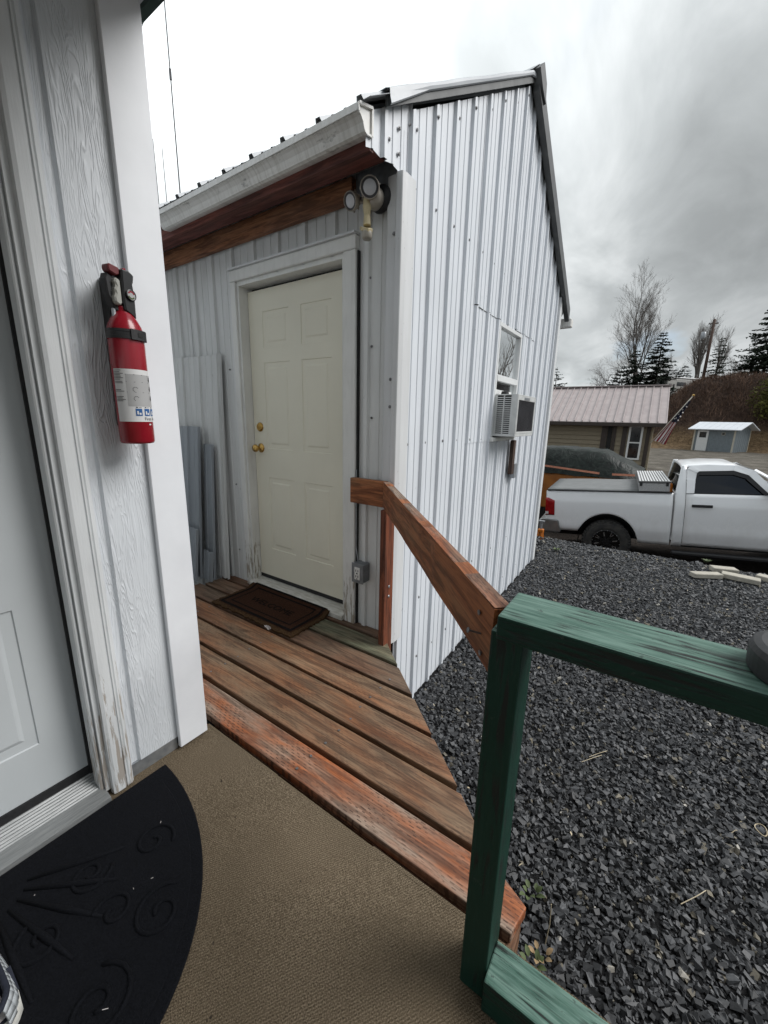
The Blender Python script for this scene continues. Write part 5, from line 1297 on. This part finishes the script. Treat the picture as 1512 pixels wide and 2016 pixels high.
MB().prism([(RXR-.05, p0[1]+.2, p0[2]-.08), (RXR-.05, p1[1], p1[2]-.12), (RXR-.05, p1[1], p1[2]-.02), (RXR-.05, p0[1]+.2, p0[2]+.02)], (-.42, 0, 0)).build('rake_soffit', 'brown', th, world=False)

# flag hanging from a slanted pole at the tan house
f0 = at(1364, 780, 15.2); f1 = at(1281, 872, 16.2)
fg = thing('flag', 'stars and stripes flag on a slanted pole at the tan house corner', 'flag', f1)
MB().tube([f1, f1+(f0-f1)*.5, f0], .018, 8).build('pole', 'cream', fg, smooth=True)
MB().lathe([(0, 0), (.035, .01), (.045, .04), (.035, .07), (0, .08)], f0, (f0-f1), 10).build('finial', 'brass', fg)
axis_ = (f1-f0); n_st = 9; fb = [MB(), MB(), MB()]
lower_ = Vector((.42, -.05, -.55))
def fpt(s_, t_):                          # s along the hang, t across
    base = f0+axis_*(.10+.84*s_); wd = .10+.95*s_**1.1
    side = (_r*.72-_u*.28)*.62
    return base+side*(wd*(t_))-_f*(.05*math.sin(t_*9+s_*4)+.03)
NS = 16
for i in range(NS):
    for j in range(n_st):
        s0, s1, t0, t1 = i/NS, (i+1)/NS, j/n_st, (j+1)/n_st
        k = 2 if s0 < .46 else (0 if j % 2 == 0 else 1)
        fb[k].add([fpt(s0, t0), fpt(s1, t0), fpt(s1, t1), fpt(s0, t1)], [(0, 1, 2, 3)])
for k, (nm, m) in enumerate((('red_stripes', 'flag_red'), ('white_stripes', 'flag_white'), ('canton', 'flag_blue'))): fb[k].build(nm, m, fg, thick=.004)
b = MB()
for (s_, t_) in ((.05, .4), (.13, .7), (.2, .3), (.27, .7), (.31, .3), (.36, .75), (.40, .45), (.43, .15), (.44, .8)):
    q = fpt(s_, t_)-_f*.02; b.lathe([(0, .004), (.032, .003), (.035, 0)], q, -_f, 5)
b.build('stars', 'flag_white', fg)['kind'] = 'stuff'

# ------------------------------------------------------------------ small blue-grey shed at the foot of the hill
A = at(1361, 884, 36.0); B = at(1441, 889, 33.4); D = at(1481, 884, 37.5)
zg = float(ground_z(B.x, B.y))-.05; A.z = B.z = D.z = zg
ux = (B-A); LX = ux.length; ux.normalize(); ang = math.atan2(ux.y, ux.x); LY = 2.6
ss = thing('garden_shed', 'small blue-grey ribbed metal shed with white door and pale roof', 'shed', (B.x, B.y, zg), (0, 0, ang))
SH = 1.95
def sb2(x0, x1, y0, y1, z0, z1, nm, m, par=ss, bv=0): return MB().box(x0, x1, y0, y1, z0, z1).build(nm, m, par, world=False, bevel=bv)
sb2(-LX+.01, -.01, .01, LY-.01, 0, SH-.05, 'wall_core', 'shedblue')
for k in range(6):
    w_ = LX/6; P = []
    for q in range(13): t_ = -LX+w_*k+w_*q/12; P.append([(t_, -.018 if q % 4 in (0,) else 0, z) for z in (0, SH)])
    MB().grid(P).build('wall_panel', 'shedblue', ss, world=False)
for k in range(4):
    w_ = LY/4; P = []
    for q in range(9): t_ = w_*k+w_*q/8; P.append([(.018 if q % 4 == 0 else 0, t_, z) for z in (0, SH+.45*(1-abs(t_/LY-.5)*2))])
    MB().grid(P).build('wall_panel', 'shedblue', ss, world=False)
for x0 in (-LX-.02, -.10): sb2(x0, x0+.12, -.035, -.019, 0, SH, 'corner_trim', 'cream')
sb2(.02, .035, LY-.1, LY, 0, SH, 'corner_trim', 'cream')
ds = sb2(-LX+.28, -LX+1.12, -.05, -.02, .05, SH-.14, 'door', 'winwhite')
sb2(-LX+.44, -LX+.96, -.06, -.051, SH-.75, SH-.27, 'pane', 'curtain', ds)
vt = sb2(-.95, -.70, -.05, -.02, SH-.50, SH-.27, 'vent', 'cream'); sb2(-.92, -.73, -.055, -.051, SH-.47, SH-.30, 'pane', 'curtain', vt)
for sg in (0, 1):
    y0, y1 = (-.45, LY/2) if not sg else (LY+.35, LY/2)
    nq = 8
    for k in range(nq):
        xa = -LX-.35+(LX+.85)*k/nq; xb = xa+(LX+.85)/nq-.02
        MB().prism([(xa, y0, SH-.08), (xb, y0, SH-.08), (xb, y0, SH-.02), (xa, y0, SH-.02)], (0, y1-y0, .62)).build('roof_panel', 'steel', ss, world=False)

# ------------------------------------------------------------------ motorhome on the hill top, blue-roofed building, utility pole
ra = at(1311, 768, 56); rb_ = at(1440, 768, 60)
rvd = (rb_-ra); rv = thing('motorhome', 'long off-white motorhome parked on top of the brown hill', 'motorhome', (ra.x, ra.y, ra.z-1.2), (0, 0, math.atan2(rvd.y, rvd.x)))
hrv = at(1311, 742, 56).z-(ra.z-1.2)
MB().box(0, rvd.length, 0, 2.6, .3, hrv-.15).build('body', 'rv', rv, world=False, bevel=.15, seg=2)
MB().box(-.05, rvd.length, -.05, 2.65, hrv-.145, hrv+.05).build('roof', 'winwhite', rv, world=False, bevel=.05)
for (x0, x1, z0, z1) in ((1.9, 3.6, hrv-1.15, hrv-.62), (.35, .9, hrv-1.3, hrv-.9), (5.4, 6.6, hrv-1.1, hrv-.6)): MB().box(x0, x1, -.03, -.004, z0, z1).build('window', 'curtain', rv, world=False, bevel=.02)
MB().box(1.2, 1.5, -.03, -.004, 1.0, hrv-.95).build('marker', 'black', rv, world=False)
for x_ in (1.5, 5.5): MB().lathe([(0, 0), (.4, 0), (.42, -.05), (.42, -.25), (0, -.25)], (x_, -.01, .40), (0, -1, 0), 20).build('wheel', 'tyre', rv, world=False)
bb = at(1128, 775, 33); zb = float(ground_z(bb.x, bb.y)); bl = thing('blue_roofed_house', 'far house with a blue metal roof just showing above the mauve roof', 'house', (bb.x, bb.y, zb))
eh = at(1126, 776, 33).z-zb-.35; rh = at(1120, 763, 35).z-zb
MB().box(-9, -.4, .4, 6, 0, eh).build('wall', 'tan', bl, world=False)
for k in range(20): MB().prism([(-9.4+k*.47, 0, eh-.1), (-9.4+k*.47+.45, 0, eh-.1), (-9.4+k*.47+.45, 0, eh), (-9.4+k*.47, 0, eh)], (0, 3.1, rh-eh)).build('roof_panel', 'bluesteel', bl, world=False)
MB().prism([(-9.4, 3.1, rh-.1), (-9.4, 6.3, eh-.1), (-9.4, 6.3, eh), (-9.4, 3.1, rh)], (9.4, 0, 0)).build('roof_back', 'bluesteel', bl, world=False)
MB().prism([(-.4, .4, eh), (-.4, 6, eh), (-.4, 3.1, rh-.1)], (-.1, 0, 0)).build('gable_wall', 'brown', bl, world=False)
MB().box(-3, -2, .37, .398, .8, 1.9).build('window', 'curtain', bl, world=False)
pb = at(1384, 745, 52); ptp = at(1398, 635, 52)
up_ = thing('utility_pole', 'brown wooden utility pole with a grey transformer on the hill', 'utility pole', (pb.x, pb.y, float(ground_z(pb.x, pb.y))-.3))
MB().tube([(pb.x, pb.y, up_.location.z), (pb.x+.05, pb.y, ptp.z)], [.19, .14], 12).build('pole', 'polewood', up_, smooth=True)
tq = at(1391, 660, 52); MB().lathe([(0, 0), (.24, 0), (.26, .05), (.26, .75), (.2, .82), (0, .84)], (tq.x-.35, tq.y, tq.z-.4), (0, 0, 1), 16).build('transformer', 'zinc', up_, smooth=True)
MB().beam((pb.x-.5, pb.y, ptp.z-.5), (pb.x+.5, pb.y, ptp.z-.5), .1, .1).build('crossarm', 'polewood', up_)
for dx in (-.4, .4): MB().lathe([(0, 0), (.05, 0), (.07, .05), (.04, .15), (0, .18)], (pb.x+dx, pb.y, ptp.z-.45), (0, 0, 1), 8).build('insulator', 'zinc', up_)

# ------------------------------------------------------------------ trees
def limb_mesh(segs, k=4):
    V, F, o = [], [], 0
    for (a, b_, r0, r1) in segs:
        a = np.array(a); b_ = np.array(b_); d = b_-a; l = np.linalg.norm(d)
        if l < 1e-6: continue
        d /= l; s_ = np.cross(d, [0, 0, 1.0] if abs(d[2]) < .9 else [1.0, 0, 0]); s_ /= np.linalg.norm(s_); t_ = np.cross(s_, d)
        for p_, r_ in ((a, r0), (b_, r1)):
            for j in range(k): an = 2*math.pi*j/k; V.append(p_+(s_*math.cos(an)+t_*math.sin(an))*r_)
        for j in range(k): F.append((o+j, o+(j+1) % k, o+k+(j+1) % k, o+k+j))
        o += 2*k
    return V, F
def bare_tree(base, H, label, seed, spread=.42, levels=5, r0=None, stems=1, lean=(0, 0)):
    rn = random.Random(seed); t = thing('bare_tree', label, 'tree', base); r0 = r0 or H*.016
    trunk, crown = [], []
    def grow(p, d, L, r, lev):
        n_ = 4 if lev < 2 else 3; q = Vector(p); dd = Vector(d)
        for i in range(n_):
            dd = (dd+Vector((rn.gauss(0, .07), rn.gauss(0, .07), rn.gauss(.05, .04)))).normalized(); q2 = q+dd*(L/n_); ra, rb2 = r*(1-.22*i/n_*2), r*(1-.22*(i+1)/n_*2)
            (trunk if lev == 0 else crown).append((tuple(q), tuple(q2), max(ra, .006), max(rb2, .005)))
            if lev < levels and (i > 0 or lev > 0):
                for _ in range(2 if lev < 3 else rn.choice((1, 2, 2))):
                    a = rn.uniform(0, 6.283); s_ = dd.cross(Vector((math.cos(a), math.sin(a), .3))).normalized(); an = rn.uniform(.5, .95)*spread*2.0
                    nd = (dd*math.cos(an)+s_*math.sin(an)+Vector((0, 0, .18))).normalized(); grow(q2, nd, L*rn.uniform(.46, .66)*(1-.08*i), max(rb2*.55, .006), lev+1)
            q = q2
    for s_ in range(stems):
        a = s_*6.28/stems; d = Vector((lean[0]+.11*math.cos(a)*(stems > 1), lean[1]+.20*math.sin(a)*(stems > 1), 1)).normalized()
        grow((0.0+.1*s_, 0, -.3), d, H*.62, r0, 0)
    top_ = max(max(q[1][2] for q in crown), max(q[1][2] for q in trunk)); sc_ = H/top_
    trunk = [(tuple(np.array(a)*sc_), tuple(np.array(b)*sc_), r_a, r_b) for a, b, r_a, r_b in trunk]; crown = [(tuple(np.array(a)*sc_), tuple(np.array(b)*sc_), r_a, r_b) for a, b, r_a, r_b in crown]
    for nm, sg, k in (('trunk', trunk, 6), ('crown', crown, 3)):
        V, F = limb_mesh(sg, k); b = MB(); b.add(V, F); b.build(nm, 'bark', t, world=False)
    return t
def conifer(base, H, Rad, label, seed, dens=1.0, dark=1.0, gap=.0, name='conifer_tree', clear=.06, jag=.35):
    rn = np.random.default_rng(seed); t = thing(name, label, 'tree', base)
    MB().tube([(0, 0, -.3), (0, 0, H*.5), (0, 0, H*.98)], [H*.017, H*.010, H*.002], 8).build('trunk', 'bark_dark', t, world=False)
    segs = []; V = []; F = []; Cc = []
    nwh = int(27*dens)
    for w_ in range(nwh):
        f_ = clear+(1-clear)*(w_+rn.uniform(-.3, .3))/nwh; f_ = min(max(f_, clear), .985); nb_ = rn.integers(5, 9)
        for k in range(nb_):
            a = rn.uniform(0, 6.283); L = Rad*((1-f_)**.85)*(1-jag+jag*2*rn.random())+.12; droop = rn.uniform(-.10, .30)-.35*f_*0
            z0 = H*f_; d = np.array([math.cos(a), math.sin(a), 0]); end = d*L+np.array([0, 0, -droop*L+.06*L])
            segs.append(((0, 0, z0), tuple(end+np.array([0, 0, z0])), .018*H/10, .004))
            m = max(8, int(L*24*dens))
            for q in range(m):
                s_ = (q+rn.random())/m*.92+.12
                if s_ < .18 and rn.random() < .5: continue
                c = end*s_+np.array([0, 0, z0])+rn.normal(0, .05, 3)*L*.6; wd = .26*(1.15-s_)*L*.6+.16
                th_ = a+rn.choice([-1, 1])*rn.uniform(.4, 1.1); dv = np.array([math.cos(th_), math.sin(th_), rn.uniform(-.25, .35)])*wd*rn.uniform(.7, 1.3); sv_ = np.cross(dv, [0, 0, 1.0]); sv_ = sv_/(np.linalg.norm(sv_)+1e-6)*wd*.22; sv_[2] += rn.normal(0, .05)
                o = len(V); V += [c, c+dv*.5+sv_, c+dv, c+dv*.5-sv_]; F.append((o, o+1, o+2, o+3)); g_ = rn.uniform(.55, 1.4)*dark; Cc += [(.030*g_, .042*g_, .029*g_)]*4
    Vb, Fb = limb_mesh(segs, 3); b = MB(); b.add(Vb, Fb); b.build('branches', 'bark_dark', t, world=False)['kind'] = 'stuff'
    colmesh('crown', V, F, Cc, 'needles', t, 4); return t
def gz(p): return Vector((p.x, p.y, float(ground_z(p.x, p.y))))
def tree_at(px_, py_top, py_bot, dep):
    b0 = at(px_, py_bot, dep); g_ = gz(b0); t_ = at(px_, py_top, dep); return g_, t_.z-g_.z
g_, h = tree_at(1272, 538, 770, 60); bare_tree(g_, h, 'tallest bare deciduous tree behind the dark conifers on the hill', 5, .38, 5, r0=h*.013)
g_, h = tree_at(1371, 622, 742, 66); bare_tree(g_, h, 'slender bare tree beside the utility pole', 19, .24, 4, stems=2)
g_, h = tree_at(1408, 640, 742, 70); bare_tree(g_, h, 'thin bare tree just behind the utility pole', 9, .24, 4)
g_, h = tree_at(1200, 690, 772, 62); bare_tree(g_, h*.95, 'low twiggy bare tree beside the conifers above the mauve roof', 21, .5, 4)
g_, h = tree_at(1443, 700, 742, 70); bare_tree(g_, h, 'short bluish bare sapling between pole and big spruce', 31, .4, 4)
g_, h = tree_at(1325, 695, 745, 72); bare_tree(g_, h, 'short twiggy bare tree behind the motorhome', 33, .45, 4)
g_, h = tree_at(1287, 655, 775, 56); conifer(g_, h, h*.30, 'dark pine in front of the tallest bare tree', 3, 1.25, .8)
g_, h = tree_at(1243, 688, 772, 57); conifer(g_, h, h*.36, 'shorter dark pine beside the tallest bare tree', 4, 1.1, .85, jag=.5)
g_, h = tree_at(1217, 720, 772, 59); conifer(g_, h, h*.45, 'lowest loose pine on the slope above the mauve roof', 6, .8, .9, jag=.6)
g_, h = tree_at(1346, 718, 742, 68); conifer(g_, h, h*.40, 'small dark fir behind the motorhome roof', 8, .9, .9)
g_, h = tree_at(1408, 665, 742, 63); conifer(g_, h, h*.24, 'narrow thin fir beside the utility pole', 12, .7, .95)
g_, h = tree_at(1500, 598, 748, 50); conifer(g_, h, h*.36, 'large blue-green spruce on the hill crest', 14, 1.15, 1.15, clear=.03)
g_, h = tree_at(1092, 722, 772, 75); conifer(g_, h, h*.38, 'distant pine seen beside the far corner of the metal shed', 17, .8, .9, jag=.5)
# the two trees that the shed window mirrors stand in the yard out of frame
bare_tree(gz(Vector((14.2, 45, 0))), 13, 'bare yard tree mirrored in the shed window', 41, .42, 3)
conifer(gz(Vector((12.4, 49, 0))), 9, 2.0, 'yard spruce mirrored in the shed window', 43, 1.0, 1.0)

# brown scrub on the hillside: twigs too many to count
n = 34000
x_ = rng.uniform(-6, 22, n); y_ = rng.uniform(46.0, 56.5, n); keep = rng.random(n) < (.35+.65*sstep(46, 49.5, y_+1.5*np.sin(x_*1.1))); x_, y_ = x_[keep], y_[keep]; n = len(x_)
z_ = ground_z(x_, y_); clump = .5+.5*np.sin(x_*1.9+np.sin(y_*1.3)*2)*np.sin(y_*1.7+x_*.6)
L = rng.uniform(.25, .75, n)*(.55+.75*clump)*(.35+.65*sstep(47, 50, y_)); a = rng.uniform(0, 6.283, n); tilt = rng.uniform(.1, 1.2, n)
d = np.stack([np.cos(a)*np.sin(tilt), np.sin(a)*np.sin(tilt), np.cos(tilt)], 1); p0 = np.stack([x_, y_, z_-.03], 1); sd = np.stack([np.sin(a+.5), -np.cos(a+.5), np.zeros(n)], 1)
wd = rng.uniform(.008, .022, n)[:, None]
mid = p0+d*L[:, None]*.55+rng.normal(0, .05, (n, 3)); tip = p0+d*L[:, None]+rng.normal(0, .09, (n, 3))
V = np.stack([p0-sd*wd, p0+sd*wd, mid+sd*wd*.8, mid-sd*wd*.8, tip+sd*wd*.3, tip-sd*wd*.3], 1).reshape(-1, 3)
base = np.arange(n)[:, None]*6; F = np.concatenate([base+np.array([[0, 1, 2, 3]]), base+np.array([[3, 2, 4, 5]])], 0)
col = np.stack([.15*np.ones(n), .096*np.ones(n), .070*np.ones(n)], 1)*rng.uniform(.3, 1.6, (n, 1))*(.55+.6*clump[:, None]); low = (y_ < 47.4+.8*np.sin(x_)); col[low] = np.array([.20, .14, .08])*rng.uniform(.5, 1.3, (low.sum(), 1))
o = colmesh('scrub', V, F, np.repeat(col, 6, 0), 'attr', None, 4); tag(o, 'tangled brown leafless scrub covering the hillside', kind='stuff')
# leafy olive shrub at the foot of the hill
sp = at(1525, 850, 36); sp = gz(sp); t = thing('olive_shrub', 'yellow-green leafy shrub on the hillside beside the garden shed', 'shrub', sp)
n = 5200; u3 = rng.normal(0, 1, (n, 3)); u3 /= np.linalg.norm(u3, axis=1)[:, None]; rr = rng.random(n)**.45; c = u3*rr[:, None]*np.array([1.9, 1.7, 2.1])*(1+.22*np.sin(u3[:, :1]*5+u3[:, 1:2]*4))+np.array([0, 0, 2.2])
dv = rng.normal(0, .07, (n, 3)); sv_ = rng.normal(0, .05, (n, 3)); V = np.stack([c, c+dv+sv_, c+dv*2, c+dv-sv_], 1).reshape(-1, 3); F = (np.arange(n)[:, None]*4+np.arange(4)[None])
col = np.array([.085, .085, .022])*rng.uniform(.35, 1.5, (n, 1)); colmesh('crown', V, F, np.repeat(col, 4, 0), 'needles', t, 4)
b = MB()
for k in range(9): a = k*.7; b.tube([(0.05*math.cos(a), .05*math.sin(a), -.2), (.4*math.cos(a), .4*math.sin(a), 1.2), (1.1*math.cos(a), 1.1*math.sin(a), 2.8)], [.05, .035, .01], 5)
b.build('stems', 'bark_dark', t, world=False)
